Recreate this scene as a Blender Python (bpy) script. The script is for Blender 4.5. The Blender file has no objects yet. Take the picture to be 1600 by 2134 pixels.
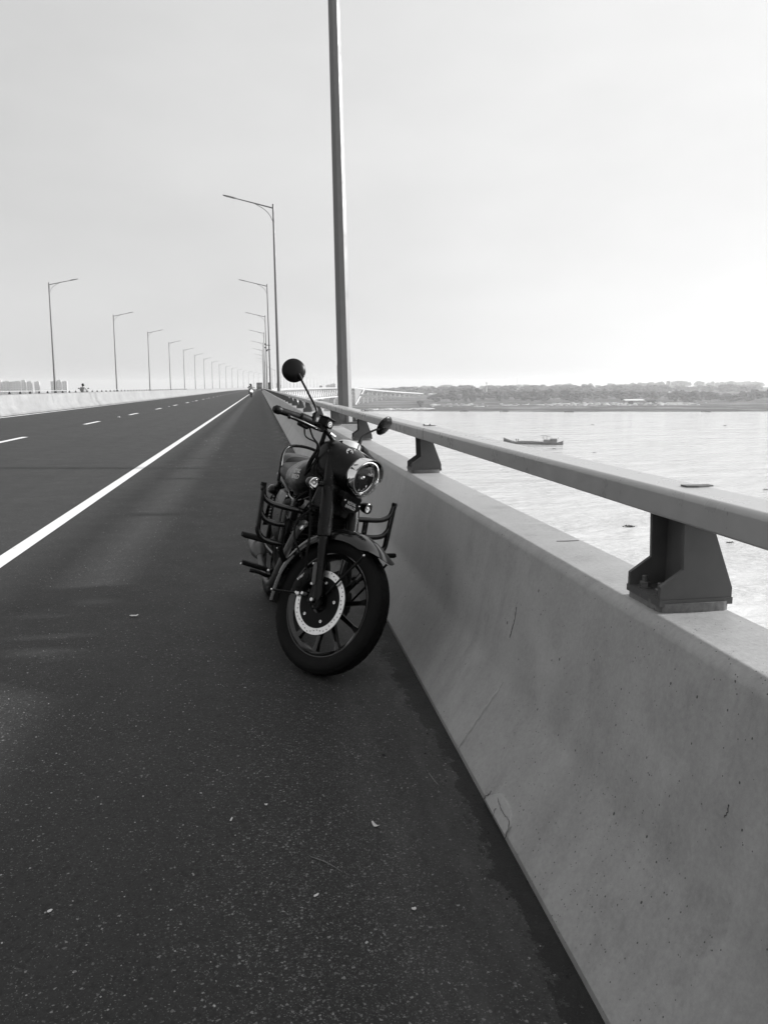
import bpy, bmesh, math, random
import numpy as np
from mathutils import Vector, Matrix, Euler

random.seed(7)
RNG = np.random.default_rng(7)
sc = bpy.context.scene
COL = sc.collection
pi = math.pi
R = math.radians

# ------------------------------------------------------------------ camera, sky, sun, exposure
CAM_H = 1.40
cam_d = bpy.data.cameras.new('camera')
cam = bpy.data.objects.new('camera', cam_d)
COL.objects.link(cam)
cam_d.sensor_fit = 'HORIZONTAL'
cam_d.sensor_width = 36.0
cam_d.lens = 36.0 * 1602.0 / 1600.0
cam_d.clip_start = 0.05
cam_d.clip_end = 30000
cam.location = (0, 0, CAM_H)
cam.rotation_euler = (Matrix.Rotation(R(-9.0395), 3, 'Z') @ Matrix.Rotation(pi / 2 + R(-9.2456), 3, 'X')
                      @ Matrix.Rotation(-0.003, 3, 'Z')).to_euler()
sc.camera = cam

SUN_EL, SUN_AZ = R(21.0), R(87.0)          # azimuth clockwise from +Y (the road's direction)
world = bpy.data.worlds.new('World')
sc.world = world
world.use_nodes = True
wn, wl = world.node_tree.nodes, world.node_tree.links
wn.clear()
w_out = wn.new('ShaderNodeOutputWorld')
w_bg = wn.new('ShaderNodeBackground')
w_sky = wn.new('ShaderNodeTexSky')
w_sky.sky_type = 'NISHITA'
w_sky.sun_disc = False
w_sky.sun_elevation = SUN_EL
w_sky.sun_rotation = SUN_AZ
w_sky.air_density = 1.0
w_sky.dust_density = 2.0
w_sky.ozone_density = 1.0
w_bw = wn.new('ShaderNodeRGBToBW')          # the photograph is black and white
w_tc = wn.new('ShaderNodeTexCoord')
w_map = wn.new('ShaderNodeMapping')
w_map.inputs['Scale'].default_value = (1.0, 1.0, 2.6)
w_noise = wn.new('ShaderNodeTexNoise')
w_noise.inputs['Scale'].default_value = 2.4
w_noise.inputs['Detail'].default_value = 5
w_noise.inputs['Roughness'].default_value = 0.5
w_mr = wn.new('ShaderNodeMapRange')
w_mr.inputs['From Min'].default_value = 0.3
w_mr.inputs['From Max'].default_value = 0.75
w_mr.inputs['To Min'].default_value = 0.95
w_mr.inputs['To Max'].default_value = 1.10
w_mul = wn.new('ShaderNodeMath')
w_mul.operation = 'MULTIPLY'
w_bg.inputs['Strength'].default_value = 0.10
wl.new(w_sky.outputs[0], w_bw.inputs[0])
wl.new(w_tc.outputs['Generated'], w_map.inputs[0])
wl.new(w_map.outputs[0], w_noise.inputs['Vector'])
wl.new(w_noise.outputs['Fac'], w_mr.inputs['Value'])
# thin high cloud: part of the clear sky shows through an even veil
w_clr = wn.new('ShaderNodeMath'); w_clr.operation = 'MULTIPLY'; w_clr.inputs[1].default_value = 0.17
w_veil = wn.new('ShaderNodeMath'); w_veil.operation = 'ADD'; w_veil.inputs[1].default_value = 1.95
w_dot = wn.new('ShaderNodeVectorMath'); w_dot.operation = 'DOT_PRODUCT'      # cosine of the angle to the sun
w_dot.inputs[1].default_value = (math.sin(SUN_AZ) * math.cos(SUN_EL), math.cos(SUN_AZ) * math.cos(SUN_EL), math.sin(SUN_EL))
w_fwd = wn.new('ShaderNodeMapRange'); w_fwd.inputs['From Min'].default_value = -1.0; w_fwd.inputs['To Max'].default_value = 1.0
w_pow = wn.new('ShaderNodeMath'); w_pow.operation = 'POWER'; w_pow.inputs[1].default_value = 2.0
w_mad = wn.new('ShaderNodeMath'); w_mad.operation = 'MULTIPLY_ADD'; w_mad.inputs[1].default_value = 2.7; w_mad.inputs[2].default_value = 2.22
wl.new(w_tc.outputs['Generated'], w_dot.inputs[0])
wl.new(w_dot.outputs['Value'], w_fwd.inputs['Value'])
wl.new(w_fwd.outputs[0], w_pow.inputs[0])
wl.new(w_pow.outputs[0], w_mad.inputs[0])
wl.new(w_mad.outputs[0], w_veil.inputs[1])
wl.new(w_bw.outputs[0], w_clr.inputs[0])
wl.new(w_clr.outputs[0], w_veil.inputs[0])
wl.new(w_veil.outputs[0], w_mul.inputs[0])
wl.new(w_mr.outputs[0], w_mul.inputs[1])
wl.new(w_mul.outputs[0], w_bg.inputs['Color'])
wl.new(w_bg.outputs[0], w_out.inputs['Surface'])

sun_d = bpy.data.lights.new('sun', 'SUN')
sun = bpy.data.objects.new('sun', sun_d)
COL.objects.link(sun)
sun_d.energy = 3.7
sun_d.angle = R(3.5)
sun_d.color = (1.0, 1.0, 1.0)
_sd = Vector((math.sin(SUN_AZ) * math.cos(SUN_EL), math.cos(SUN_AZ) * math.cos(SUN_EL), math.sin(SUN_EL)))
sun.rotation_euler = _sd.to_track_quat('Z', 'Y').to_euler()
sun.location = (30, 0, 30)

sc.view_settings.view_transform = 'Standard'
sc.view_settings.look = 'None'
sc.view_settings.gamma = 1.0
sc.view_settings.exposure = 1.0
sc.view_settings.use_curve_mapping = False
sc.cycles.volume_bounces = 1
sc.cycles.max_bounces = 8
sc.cycles.transparent_max_bounces = 12
sc.cycles.use_denoising = True

# ------------------------------------------------------------------ mesh helpers
class MB:
    """collects geometry for one mesh object"""
    def __init__(s):
        s.v, s.f = [], []
    def add(s, vs, fs):
        o = len(s.v)
        s.v.extend([tuple(map(float, p)) for p in vs])
        s.f.extend([tuple(i + o for i in f) for f in fs])
    def box(s, c, size, rot=None):
        hx, hy, hz = size[0] / 2, size[1] / 2, size[2] / 2
        vs = [Vector((x * hx, y * hy, z * hz)) for x in (-1, 1) for y in (-1, 1) for z in (-1, 1)]
        if rot is not None:
            vs = [rot @ p for p in vs]
        c = Vector(c)
        s.add([p + c for p in vs], [(0, 1, 3, 2), (4, 6, 7, 5), (0, 4, 5, 1), (2, 3, 7, 6), (0, 2, 6, 4), (1, 5, 7, 3)])
    def tube(s, path, r, n=10, caps=True):
        P = [Vector(p) for p in path]
        m = len(P)
        rr = [r] * m if isinstance(r, (int, float)) else list(r)
        if m > 2 and len(rr) != m:
            rr = list(np.interp(np.linspace(0, 1, m), np.linspace(0, 1, len(rr)), rr))
        rings = []
        t0 = (P[1] - P[0]).normalized()
        up = Vector((0, 0, 1)) if abs(t0.z) < 0.9 else Vector((1, 0, 0))
        nrm = t0.cross(up).normalized()
        prev = t0
        for i in range(m):
            if i == 0: t = (P[1] - P[0])
            elif i == m - 1: t = (P[-1] - P[-2])
            else: t = (P[i + 1] - P[i]).normalized() + (P[i] - P[i - 1]).normalized()
            t = t.normalized() if t.length > 1e-9 else prev
            q = prev.rotation_difference(t)
            nrm = (q @ nrm)
            nrm = (nrm - t * nrm.dot(t)).normalized()
            prev = t
            b = t.cross(nrm)
            rings.append([P[i] + (nrm * math.cos(2 * pi * k / n) + b * math.sin(2 * pi * k / n)) * rr[i] for k in range(n)])
        s.loft(rings, caps=caps)
    def loft(s, rings, caps=True, closed=True, wrap=False):
        n = len(rings[0])
        vs = [p for r_ in rings for p in r_]
        fs = []
        m = len(rings)
        for i in range(m if wrap else m - 1):
            a, b = i * n, ((i + 1) % m) * n
            for k in range(n if closed else n - 1):
                k2 = (k + 1) % n
                fs.append((a + k, a + k2, b + k2, b + k))
        if caps and not wrap:
            fs.append(tuple(range(n - 1, -1, -1)))
            fs.append(tuple(range((m - 1) * n, m * n)))
        s.add(vs, fs)
    def lathe(s, prof, c, axis, n=32, a0=0.0, a1=2 * pi, wrapprof=False):
        """prof: list of (along axis, radius)"""
        ax = Vector(axis).normalized()
        up = Vector((0, 0, 1)) if abs(ax.z) < 0.9 else Vector((1, 0, 0))
        e1 = ax.cross(up).normalized()
        e2 = ax.cross(e1)
        c = Vector(c)
        full = abs(a1 - a0 - 2 * pi) < 1e-6
        m = n if full else n + 1
        rings = []
        for i in range(m):
            a = a0 + (a1 - a0) * i / n
            d = e1 * math.cos(a) + e2 * math.sin(a)
            rings.append([c + ax * h + d * r for h, r in prof])
        s.loft(rings, caps=False, closed=wrapprof, wrap=full)
    def prism(s, poly, d, origin=(0, 0, 0), ex=(1, 0, 0), ey=(0, 0, 1)):
        """poly in (ex, ey), extruded by vector d"""
        o, ex, ey, d = Vector(origin), Vector(ex), Vector(ey), Vector(d)
        a = [o + ex * p[0] + ey * p[1] for p in poly]
        n = len(a)
        s.add(a + [p + d for p in a], [tuple(range(n - 1, -1, -1)), tuple(range(n, 2 * n))] +
              [(i, (i + 1) % n, n + (i + 1) % n, n + i) for i in range(n)])
    def sphere(s, c, r, n=12, m=8, sc_=(1, 1, 1)):
        c = Vector(c)
        rings = []
        for i in range(1, m):
            t = pi * i / m
            rings.append([c + Vector((math.sin(t) * math.cos(2 * pi * k / n) * r * sc_[0], math.sin(t) * math.sin(2 * pi * k / n) * r * sc_[1], math.cos(t) * r * sc_[2])) for k in range(n)])
        s.loft(rings, caps=True)
    def mesh(s, name, mat=None, smooth=True, angle=35, xf=None, fix=True):
        me = bpy.data.meshes.new(name)
        v = s.v
        if xf is not None:
            v = [tuple(xf(Vector(p))) for p in v]
        me.from_pydata(v, [], s.f)
        if fix:
            bm = bmesh.new(); bm.from_mesh(me)
            bmesh.ops.recalc_face_normals(bm, faces=bm.faces)
            bm.to_mesh(me); bm.free()
        if mat: me.materials.append(mat)
        if smooth:
            me.polygons.foreach_set('use_smooth', [True] * len(me.polygons))
            try: me.set_sharp_from_angle(angle=R(angle))
            except Exception: pass
        me.update()
        return me
    def build(s, name, mat, parent=None, smooth=True, angle=35, xf=None, bevel=0, seg=2, fix=True):
        o = bpy.data.objects.new(name, s.mesh(name, mat, smooth, angle, xf, fix))
        COL.objects.link(o)
        if parent: o.parent = parent
        if bevel:
            b = o.modifiers.new('bevel', 'BEVEL')
            b.width = bevel; b.segments = seg; b.limit_method = 'ANGLE'; b.angle_limit = R(40)
        return o

def smooth_path(pts, n=6):
    """Catmull-Rom through pts"""
    P = [Vector(p) for p in pts]
    P = [P[0] * 2 - P[1]] + P + [P[-1] * 2 - P[-2]]
    out = []
    for i in range(1, len(P) - 2):
        for k in range(n):
            t = k / n
            a, b, c, d = P[i - 1], P[i], P[i + 1], P[i + 2]
            out.append(0.5 * ((2 * b) + (c - a) * t + (2 * a - 5 * b + 4 * c - d) * t * t + (3 * b - a - 3 * c + d) * t ** 3))
    out.append(P[-2])
    return out

def empty(name, loc=(0, 0, 0), rz=0.0):
    o = bpy.data.objects.new(name, None)
    o.empty_display_size = 0.2
    COL.objects.link(o)
    o.location = loc
    o.rotation_euler = (0, 0, rz)
    return o

def tag(o, label=None, cat=None, group=None, kind=None):
    if label: o['label'] = label
    if cat: o['category'] = cat
    if group: o['group'] = group
    if kind: o['kind'] = kind
    return o

def link(name, me, parent=None, loc=(0, 0, 0), rz=0.0):
    o = bpy.data.objects.new(name, me)
    COL.objects.link(o)
    if parent: o.parent = parent
    o.location = loc
    o.rotation_euler = (0, 0, rz)
    return o

def kids(o):
    return [c for c in bpy.data.objects if c.parent == o]

def copy_tree(o, parent=None, cache=None):
    if cache is None:
        cache = {}
        for c in bpy.data.objects:
            if c.parent: cache.setdefault(c.parent.name, []).append(c)
    c = o.copy(); COL.objects.link(c)
    if parent: c.parent = parent
    for k in cache.get(o.name, []): copy_tree(k, c, cache)
    return c

def text_mesh(body, size, extrude, mat, name, spacing=1.0, line=0.9, bold=0.0):
    cu = bpy.data.curves.new(name, 'FONT')
    cu.body = body; cu.size = size; cu.extrude = extrude; cu.align_x = 'CENTER'; cu.align_y = 'CENTER'
    cu.space_character = spacing; cu.space_line = line; cu.offset = bold
    o = bpy.data.objects.new(name, cu); COL.objects.link(o)
    dg = bpy.context.evaluated_depsgraph_get()
    me = bpy.data.meshes.new_from_object(o.evaluated_get(dg))
    bpy.data.objects.remove(o); bpy.data.curves.remove(cu)
    me.name = name
    me.materials.clear(); me.materials.append(mat)
    return me

# ------------------------------------------------------------------ materials
class NT:
    def __init__(s, name):
        s.m = bpy.data.materials.new(name); s.m.use_nodes = True
        s.n, s.l = s.m.node_tree.nodes, s.m.node_tree.links
        s.b = s.n['Principled BSDF']
        s.out = s.n['Material Output']
        s._pos = None
    def pos(s):
        if not s._pos: s._pos = s.n.new('ShaderNodeNewGeometry').outputs['Position']
        return s._pos
    def obj(s):
        return s.n.new('ShaderNodeTexCoord').outputs['Object']
    def gen(s):
        return s.n.new('ShaderNodeTexCoord').outputs['Generated']
    def map(s, src, scale=(1, 1, 1), rot=(0, 0, 0), loc=(0, 0, 0)):
        k = s.n.new('ShaderNodeMapping'); s.l.new(src, k.inputs[0])
        k.inputs['Scale'].default_value = scale; k.inputs['Rotation'].default_value = rot; k.inputs['Location'].default_value = loc
        return k.outputs[0]
    def noise(s, src, scale, detail=4, rough=0.55):
        k = s.n.new('ShaderNodeTexNoise'); s.l.new(src, k.inputs['Vector'])
        k.inputs['Scale'].default_value = scale; k.inputs['Detail'].default_value = detail; k.inputs['Roughness'].default_value = rough
        return k.outputs['Fac']
    def voro(s, src, scale, feature='F1', out='Distance', rand=1.0):
        k = s.n.new('ShaderNodeTexVoronoi'); s.l.new(src, k.inputs['Vector'])
        k.feature = feature
        k.inputs['Scale'].default_value = scale; k.inputs['Randomness'].default_value = rand
        return k.outputs[out]
    def ramp(s, v, a, b, lo=0.0, hi=1.0, interp='LINEAR'):
        k = s.n.new('ShaderNodeMapRange'); s.l.new(v, k.inputs['Value'])
        k.inputs['From Min'].default_value = a; k.inputs['From Max'].default_value = b
        k.inputs['To Min'].default_value = lo; k.inputs['To Max'].default_value = hi
        k.interpolation_type = interp
        return k.outputs[0]
    def math(s, op, a, b=None, c=None):
        k = s.n.new('ShaderNodeMath'); k.operation = op
        for i, x in enumerate((a, b, c)):
            if x is None: continue
            if isinstance(x, (int, float)): k.inputs[i].default_value = x
            else: s.l.new(x, k.inputs[i])
        return k.outputs[0]
    def mix(s, f, a, b):
        """scalar mix"""
        k = s.n.new('ShaderNodeMix'); k.data_type = 'FLOAT'
        for i, x in ((0, f), (2, a), (3, b)):
            if isinstance(x, (int, float)): k.inputs[i].default_value = x
            else: s.l.new(x, k.inputs[i])
        return k.outputs[0]
    def sep(s, src):
        k = s.n.new('ShaderNodeSeparateXYZ'); s.l.new(src, k.inputs[0]); return k.outputs
    def base(s, v):
        if isinstance(v, (int, float)): s.b.inputs['Base Color'].default_value = (v, v, v, 1)
        else:
            s.l.new(v, s.b.inputs['Base Color'])
    def set(s, **kw):
        for k, v in kw.items():
            k = {'rough': 'Roughness', 'metal': 'Metallic', 'spec': 'Specular IOR Level', 'coat': 'Coat Weight', 'coatr': 'Coat Roughness', 'alpha': 'Alpha', 'ior': 'IOR'}[k]
            if isinstance(v, (int, float)): s.b.inputs[k].default_value = v
            else: s.l.new(v, s.b.inputs[k])
    def bump(s, h, dist=0.01, strength=0.5):
        k = s.n.new('ShaderNodeBump'); s.l.new(h, k.inputs['Height'])
        k.inputs['Distance'].default_value = dist; k.inputs['Strength'].default_value = strength
        s.l.new(k.outputs[0], s.b.inputs['Normal'])

def simple(name, v, rough=0.5, metal=0.0, spec=0.5, var=0.25, scale=18.0, coat=0.0, bump=0.0):
    t = NT(name)
    nz = t.noise(t.obj(), scale, 5, 0.6)
    t.base(t.ramp(nz, 0.25, 0.75, v * (1 - var), v * (1 + var)))
    t.set(rough=t.ramp(nz, 0.3, 0.7, max(rough * 0.8, 0.02), min(rough * 1.25, 1)), metal=metal, spec=spec, coat=coat, coatr=0.12)
    if bump: t.bump(t.noise(t.obj(), scale * 14, 3), bump, 0.4)
    return t.m

def asphalt_material():
    t = NT('asphalt')
    p = t.pos()
    X, Y, Z = t.sep(p)
    big = t.noise(p, 0.35, 4)
    mid = t.noise(p, 3.2, 6, 0.65)
    fine = t.noise(p, 170, 5, 0.8)
    streak = t.noise(t.map(p, (2.2, 0.05, 1)), 1.0, 4, 0.6)
    v = t.math('ADD', t.ramp(big, 0.3, 0.7, 0.0145, 0.020), t.ramp(mid, 0.25, 0.75, -0.004, 0.005))
    v = t.math('ADD', v, t.ramp(streak, 0.3, 0.7, -0.003, 0.004))
    v = t.math('MULTIPLY', v, t.ramp(fine, 0.25, 0.75, 0.30, 1.75))
    # stone faces showing in the binder: irregular flakes, denser where wheels have worn it
    warp = t.n.new('ShaderNodeVectorMath'); warp.operation = 'ADD'
    wn_ = t.n.new('ShaderNodeTexNoise'); wn_.inputs['Scale'].default_value = 120; wn_.inputs['Detail'].default_value = 2
    t.l.new(p, wn_.inputs['Vector'])
    wsc = t.n.new('ShaderNodeVectorMath'); wsc.operation = 'SCALE'; wsc.inputs['Scale'].default_value = 0.012
    t.l.new(wn_.outputs['Color'], wsc.inputs[0]); t.l.new(p, warp.inputs[0]); t.l.new(wsc.outputs[0], warp.inputs[1])
    q = warp.outputs[0]
    cc = t.sep(t.voro(q, 98, 'F1', 'Color')); cd = t.voro(q, 98, 'F1', 'Distance')
    lane = t.math('MULTIPLY', t.ramp(X, -0.40, 0.15, 0, 1, 'SMOOTHSTEP'), t.ramp(Y, 4.0, 2.0, 0, 1, 'SMOOTHSTEP'))
    lane = t.math('MULTIPLY', lane, t.ramp(X, 0.52, 0.34, 0, 1, 'SMOOTHSTEP'))
    worn = t.math('ADD', t.math('MULTIPLY', t.noise(p, 7.0, 6, 0.75), 0.62), t.math('MULTIPLY', t.noise(p, 0.9, 3, 0.5), 0.38))
    thr = t.math('SUBTRACT', t.ramp(worn, 0.42, 0.60, 0.985, 0.70), t.math('MULTIPLY', lane, t.ramp(worn, 0.35, 0.6, 0.10, 0.50)))
    stone = t.math('MULTIPLY', t.math('GREATER_THAN', cc[0], thr), t.ramp(cd, 0.42, 0.30, 0, 1))
    v = t.mix(stone, v, t.ramp(t.math('POWER', cc[1], 2.0), 0, 1, 0.028, 0.20))
    cc2 = t.sep(t.voro(q, 260, 'F1', 'Color')); cd2 = t.voro(q, 260, 'F1', 'Distance')
    s2 = t.math('MULTIPLY', t.math('GREATER_THAN', cc2[0], t.math('SUBTRACT', t.ramp(worn, 0.3, 0.7, 0.93, 0.68), t.math('MULTIPLY', lane, 0.25))), t.ramp(cd2, 0.5, 0.3, 0, 1))
    v = t.mix(s2, v, t.ramp(t.math('POWER', cc2[1], 1.5), 0, 1, 0.028, 0.17))
    # sparse bright chips
    cc3 = t.sep(t.voro(q, 30, 'F1', 'Color')); cd3 = t.voro(q, 30, 'F1', 'Distance')
    chip = t.math('MULTIPLY', t.math('GREATER_THAN', cc3[0], 0.972), t.math('LESS_THAN', cd3, t.ramp(cc3[1], 0, 1, 0.05, 0.15)))
    v = t.mix(chip, v, 0.36)
    # dark hollows
    v = t.mix(t.math('MULTIPLY', t.math('GREATER_THAN', cc[2], 0.85), 0.6), v, 0.006)
    # dust washed against the kerb
    dust = t.noise(t.map(p, (3.0, 0.75, 1)), 1.7, 7, 0.7)
    edge = t.math('MULTIPLY', t.ramp(X, 0.22, 0.62, 0, 1, 'SMOOTHSTEP'), t.ramp(dust, 0.44, 0.62, 0, 1, 'SMOOTHSTEP'))
    edge = t.math('MULTIPLY', edge, t.ramp(Y, 2.5, 5.0, 0.35, 1))
    v = t.mix(t.math('MULTIPLY', edge, 0.7), v, 0.07)
    v = t.math('ADD', v, t.math('MULTIPLY', t.ramp(X, 0.12, 0.50, 0, 1, 'SMOOTHSTEP'), t.ramp(dust, 0.25, 0.7, 0.006, 0.030)))
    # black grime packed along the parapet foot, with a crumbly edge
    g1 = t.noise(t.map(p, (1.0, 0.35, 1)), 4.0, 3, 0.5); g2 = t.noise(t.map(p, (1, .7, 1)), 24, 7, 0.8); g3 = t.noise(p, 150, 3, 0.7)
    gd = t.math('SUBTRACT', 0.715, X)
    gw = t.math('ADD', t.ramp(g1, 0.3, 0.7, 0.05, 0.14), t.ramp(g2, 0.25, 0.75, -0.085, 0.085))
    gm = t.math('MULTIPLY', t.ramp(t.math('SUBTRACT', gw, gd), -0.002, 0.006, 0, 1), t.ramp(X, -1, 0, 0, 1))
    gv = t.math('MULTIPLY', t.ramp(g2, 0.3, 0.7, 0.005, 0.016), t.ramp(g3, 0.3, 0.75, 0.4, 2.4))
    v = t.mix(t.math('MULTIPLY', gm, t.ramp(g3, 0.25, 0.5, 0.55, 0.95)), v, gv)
    t.base(v)
    t.set(rough=t.ramp(mid, 0.2, 0.8, 0.62, 0.80), spec=0.36)
    h = t.math('ADD', t.math('MULTIPLY', cd, -0.6), t.math('MULTIPLY', fine, 0.8))
    h = t.math('ADD', h, t.math('MULTIPLY', gm, t.math('MULTIPLY', g2, 9.0)))
    t.bump(h, 0.003, 0.30)
    return t.m

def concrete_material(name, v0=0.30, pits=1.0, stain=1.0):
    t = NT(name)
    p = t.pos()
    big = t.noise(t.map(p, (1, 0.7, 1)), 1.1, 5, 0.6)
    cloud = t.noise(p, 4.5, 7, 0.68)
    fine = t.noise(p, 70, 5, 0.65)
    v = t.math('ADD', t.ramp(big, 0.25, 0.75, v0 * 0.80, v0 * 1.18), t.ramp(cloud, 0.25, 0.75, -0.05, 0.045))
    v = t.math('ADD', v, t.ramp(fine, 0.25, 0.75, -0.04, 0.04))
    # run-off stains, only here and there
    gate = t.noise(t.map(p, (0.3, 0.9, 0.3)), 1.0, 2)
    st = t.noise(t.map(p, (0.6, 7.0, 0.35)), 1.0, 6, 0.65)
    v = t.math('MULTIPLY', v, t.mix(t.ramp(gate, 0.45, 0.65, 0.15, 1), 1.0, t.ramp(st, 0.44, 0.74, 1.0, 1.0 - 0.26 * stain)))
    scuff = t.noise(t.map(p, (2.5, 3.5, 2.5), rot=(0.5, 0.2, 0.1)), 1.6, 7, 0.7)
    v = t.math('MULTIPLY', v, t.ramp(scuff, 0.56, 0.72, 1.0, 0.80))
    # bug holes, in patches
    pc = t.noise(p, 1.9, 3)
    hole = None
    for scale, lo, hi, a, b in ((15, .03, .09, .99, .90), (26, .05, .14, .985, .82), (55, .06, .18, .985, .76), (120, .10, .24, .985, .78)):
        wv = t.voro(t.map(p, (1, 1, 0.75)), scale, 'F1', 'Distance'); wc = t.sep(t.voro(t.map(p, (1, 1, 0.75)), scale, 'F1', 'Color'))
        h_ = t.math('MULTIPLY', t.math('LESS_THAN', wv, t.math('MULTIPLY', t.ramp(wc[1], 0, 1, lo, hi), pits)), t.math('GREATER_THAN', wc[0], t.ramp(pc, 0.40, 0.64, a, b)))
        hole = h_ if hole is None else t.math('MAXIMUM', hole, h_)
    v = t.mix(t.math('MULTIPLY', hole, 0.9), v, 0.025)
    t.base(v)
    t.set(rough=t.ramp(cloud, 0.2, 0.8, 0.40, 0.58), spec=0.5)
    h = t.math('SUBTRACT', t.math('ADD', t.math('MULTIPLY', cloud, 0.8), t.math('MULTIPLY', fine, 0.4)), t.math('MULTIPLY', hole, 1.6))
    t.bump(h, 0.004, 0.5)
    return t.m

def water_material():
    t = NT('river_surface')
    p = t.pos()
    cur = t.noise(t.map(p, (0.010, 0.045, 1), rot=(0, 0, 0.25)), 1.0, 5, 0.6)
    t.base(t.ramp(cur, 0.3, 0.7, 0.50, 0.60))
    t.set(rough=t.ramp(cur, 0.35, 0.7, 0.12, 0.05), spec=0.5, ior=1.33)
    wv = t.noise(t.map(p, (0.55, 1.0, 1), rot=(0, 0, 0.2)), 0.55, 6, 0.62)
    wv2 = t.noise(t.map(p, (0.25, 0.6, 1), rot=(0, 0, 0.2)), 0.16, 4, 0.55)
    big = t.noise(t.map(p, (0.02, 0.05, 1), rot=(0, 0, 0.25)), 1.0, 4, 0.6)
    amp = t.ramp(big, 0.3, 0.7, 0.35, 1.15)
    h = t.math('MULTIPLY', t.math('ADD', t.math('MULTIPLY', wv, 0.8), t.math('MULTIPLY', wv2, 2.6)), amp)
    t.bump(h, 1.1, 0.8)
    return t.m

def land_material():
    t = NT('bank_soil')
    p = t.pos()
    a = t.noise(t.map(p, (0.006, 0.02, 1)), 1.0, 5, 0.65)
    b = t.noise(t.map(p, (0.05, 0.11, 1)), 1.0, 4, 0.6)
    Y = t.sep(p)[2]
    v = t.ramp(b, 0.3, 0.7, 0.03, 0.06)
    sand = t.math('MULTIPLY', t.ramp(a, 0.46, 0.56, 0, 1), t.ramp(b, 0.35, 0.55, 0.2, 1))
    v = t.mix(sand, v, 0.17)
    t.base(v); t.set(rough=1.0, spec=0.0)
    return t.m

def leaf_material(name, v):
    t = NT(name)
    nz = t.noise(t.obj(), 0.6, 4, 0.6)
    t.base(t.ramp(nz, 0.3, 0.7, v * 0.7, v * 1.3)); t.set(rough=0.75, spec=0.25)
    return t.m

def glass_material():
    m = bpy.data.materials.new('lamp_glass'); m.use_nodes = True
    n, l = m.node_tree.nodes, m.node_tree.links
    n.clear()
    o = n.new('ShaderNodeOutputMaterial'); mx = n.new('ShaderNodeMixShader')
    tr = n.new('ShaderNodeBsdfTransparent'); gl = n.new('ShaderNodeBsdfGlossy'); fr = n.new('ShaderNodeMath'); lw = n.new('ShaderNodeLayerWeight'); pw = n.new('ShaderNodeMath')
    gl.inputs['Roughness'].default_value = 0.02; pw.operation = 'POWER'; pw.inputs[1].default_value = 4.0; fr.operation = 'MULTIPLY_ADD'; fr.inputs[1].default_value = 0.5; fr.inputs[2].default_value = 0.045
    l.new(lw.outputs['Facing'], pw.inputs[0]); l.new(pw.outputs[0], fr.inputs[0])
    tr.inputs['Color'].default_value = (0.93, 0.93, 0.93, 1)
    l.new(fr.outputs[0], mx.inputs[0]); l.new(tr.outputs[0], mx.inputs[1]); l.new(gl.outputs[0], mx.inputs[2])
    l.new(mx.outputs[0], o.inputs['Surface'])
    return m

M = {}
M['asphalt'] = asphalt_material()
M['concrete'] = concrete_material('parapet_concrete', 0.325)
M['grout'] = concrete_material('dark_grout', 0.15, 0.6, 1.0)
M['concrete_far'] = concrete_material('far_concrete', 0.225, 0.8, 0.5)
M['mortar'] = concrete_material('patch_mortar', 0.36, 0.4, 0.2)
M['crack'] = simple('crack_shade', 0.07, 0.95, var=0.4)  # dark colour of raised strips stands in for shade inside the cracks
def paint_material():
    t = NT('road_paint'); p = t.pos()
    a = t.noise(p, 9, 7, 0.75); b = t.noise(t.map(p, (3, .6, 1)), 2.0, 5, 0.65); c = t.noise(p, 120, 3, 0.7)
    v = t.math('MULTIPLY', t.ramp(b, 0.3, 0.7, 0.74, 0.60), t.ramp(c, 0.2, 0.7, 0.88, 1.04))
    t.base(t.mix(t.ramp(a, 0.60, 0.70, 0, 0.75), v, 0.16)); t.set(rough=0.65); t.bump(c, 0.002, 0.4)
    return t.m
M['line'] = paint_material()
M['rail'] = simple('galvanised_rail', 0.36, 0.30, 0.15, var=0.10, scale=9)
M['post'] = simple('painted_post', 0.075, 0.55, 0.0, var=0.2, scale=14)
M['bolt'] = simple('weathered_bolt', 0.12, 0.5, 0.5, var=0.35, scale=40)
M['lamp'] = simple('lamp_post_paint', 0.15, 0.5, 0.1, var=0.12, scale=4)
M['lamp_lens'] = simple('lamp_lens_plastic', 0.45, 0.3)
M['water'] = water_material()
M['land'] = land_material()
M['leaf'] = leaf_material('tree_foliage', 0.028)
M['leaf2'] = leaf_material('bush_foliage', 0.028)
M['bark'] = simple('tree_bark', 0.10, 0.9)
M['black'] = simple('satin_black_paint', 0.004, 0.30, 0.0, spec=0.20, var=0.15, scale=30)
M['gloss'] = simple('gloss_black_paint', 0.004, 0.15, 0.0, spec=0.65, var=0.1, scale=30)
M['plastic'] = simple('black_plastic', 0.005, 0.45, 0.0, spec=0.14, var=0.25, scale=50)
M['rubber'] = simple('tyre_rubber', 0.007, 0.65, 0.0, spec=0.12, var=0.3, scale=25, bump=0.002)
M['cast'] = simple('black_cast_metal', 0.004, 0.5, 0.0, spec=0.12, var=0.3, scale=40)
M['seat'] = simple('grey_seat_leather', 0.026, 0.5, 0.0, var=0.15, scale=30, bump=0.001)
M['chrome'] = simple('chrome', 0.82, 0.06, 1.0, var=0.03, scale=20)
M['steel'] = simple('brushed_disc_steel', 0.78, 0.34, 0.85, var=0.08, scale=60)
M['silver'] = simple('bare_bolt_metal', 0.7, 0.25, 0.8, var=0.1, scale=60)
M['pipe'] = simple('dull_exhaust_metal', 0.07, 0.45, 0.3, var=0.25, scale=20)
M['letter'] = simple('pale_lettering', 0.55, 0.5, var=0.1, scale=60)
M['glass'] = glass_material()
M['white'] = simple('white_fairing_paint', 0.7, 0.35, var=0.08)
M['cloth_dark'] = simple('dark_cloth', 0.03, 0.9, var=0.3)
M['cloth_grey'] = simple('grey_cloth', 0.28, 0.9, var=0.2)
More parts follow.
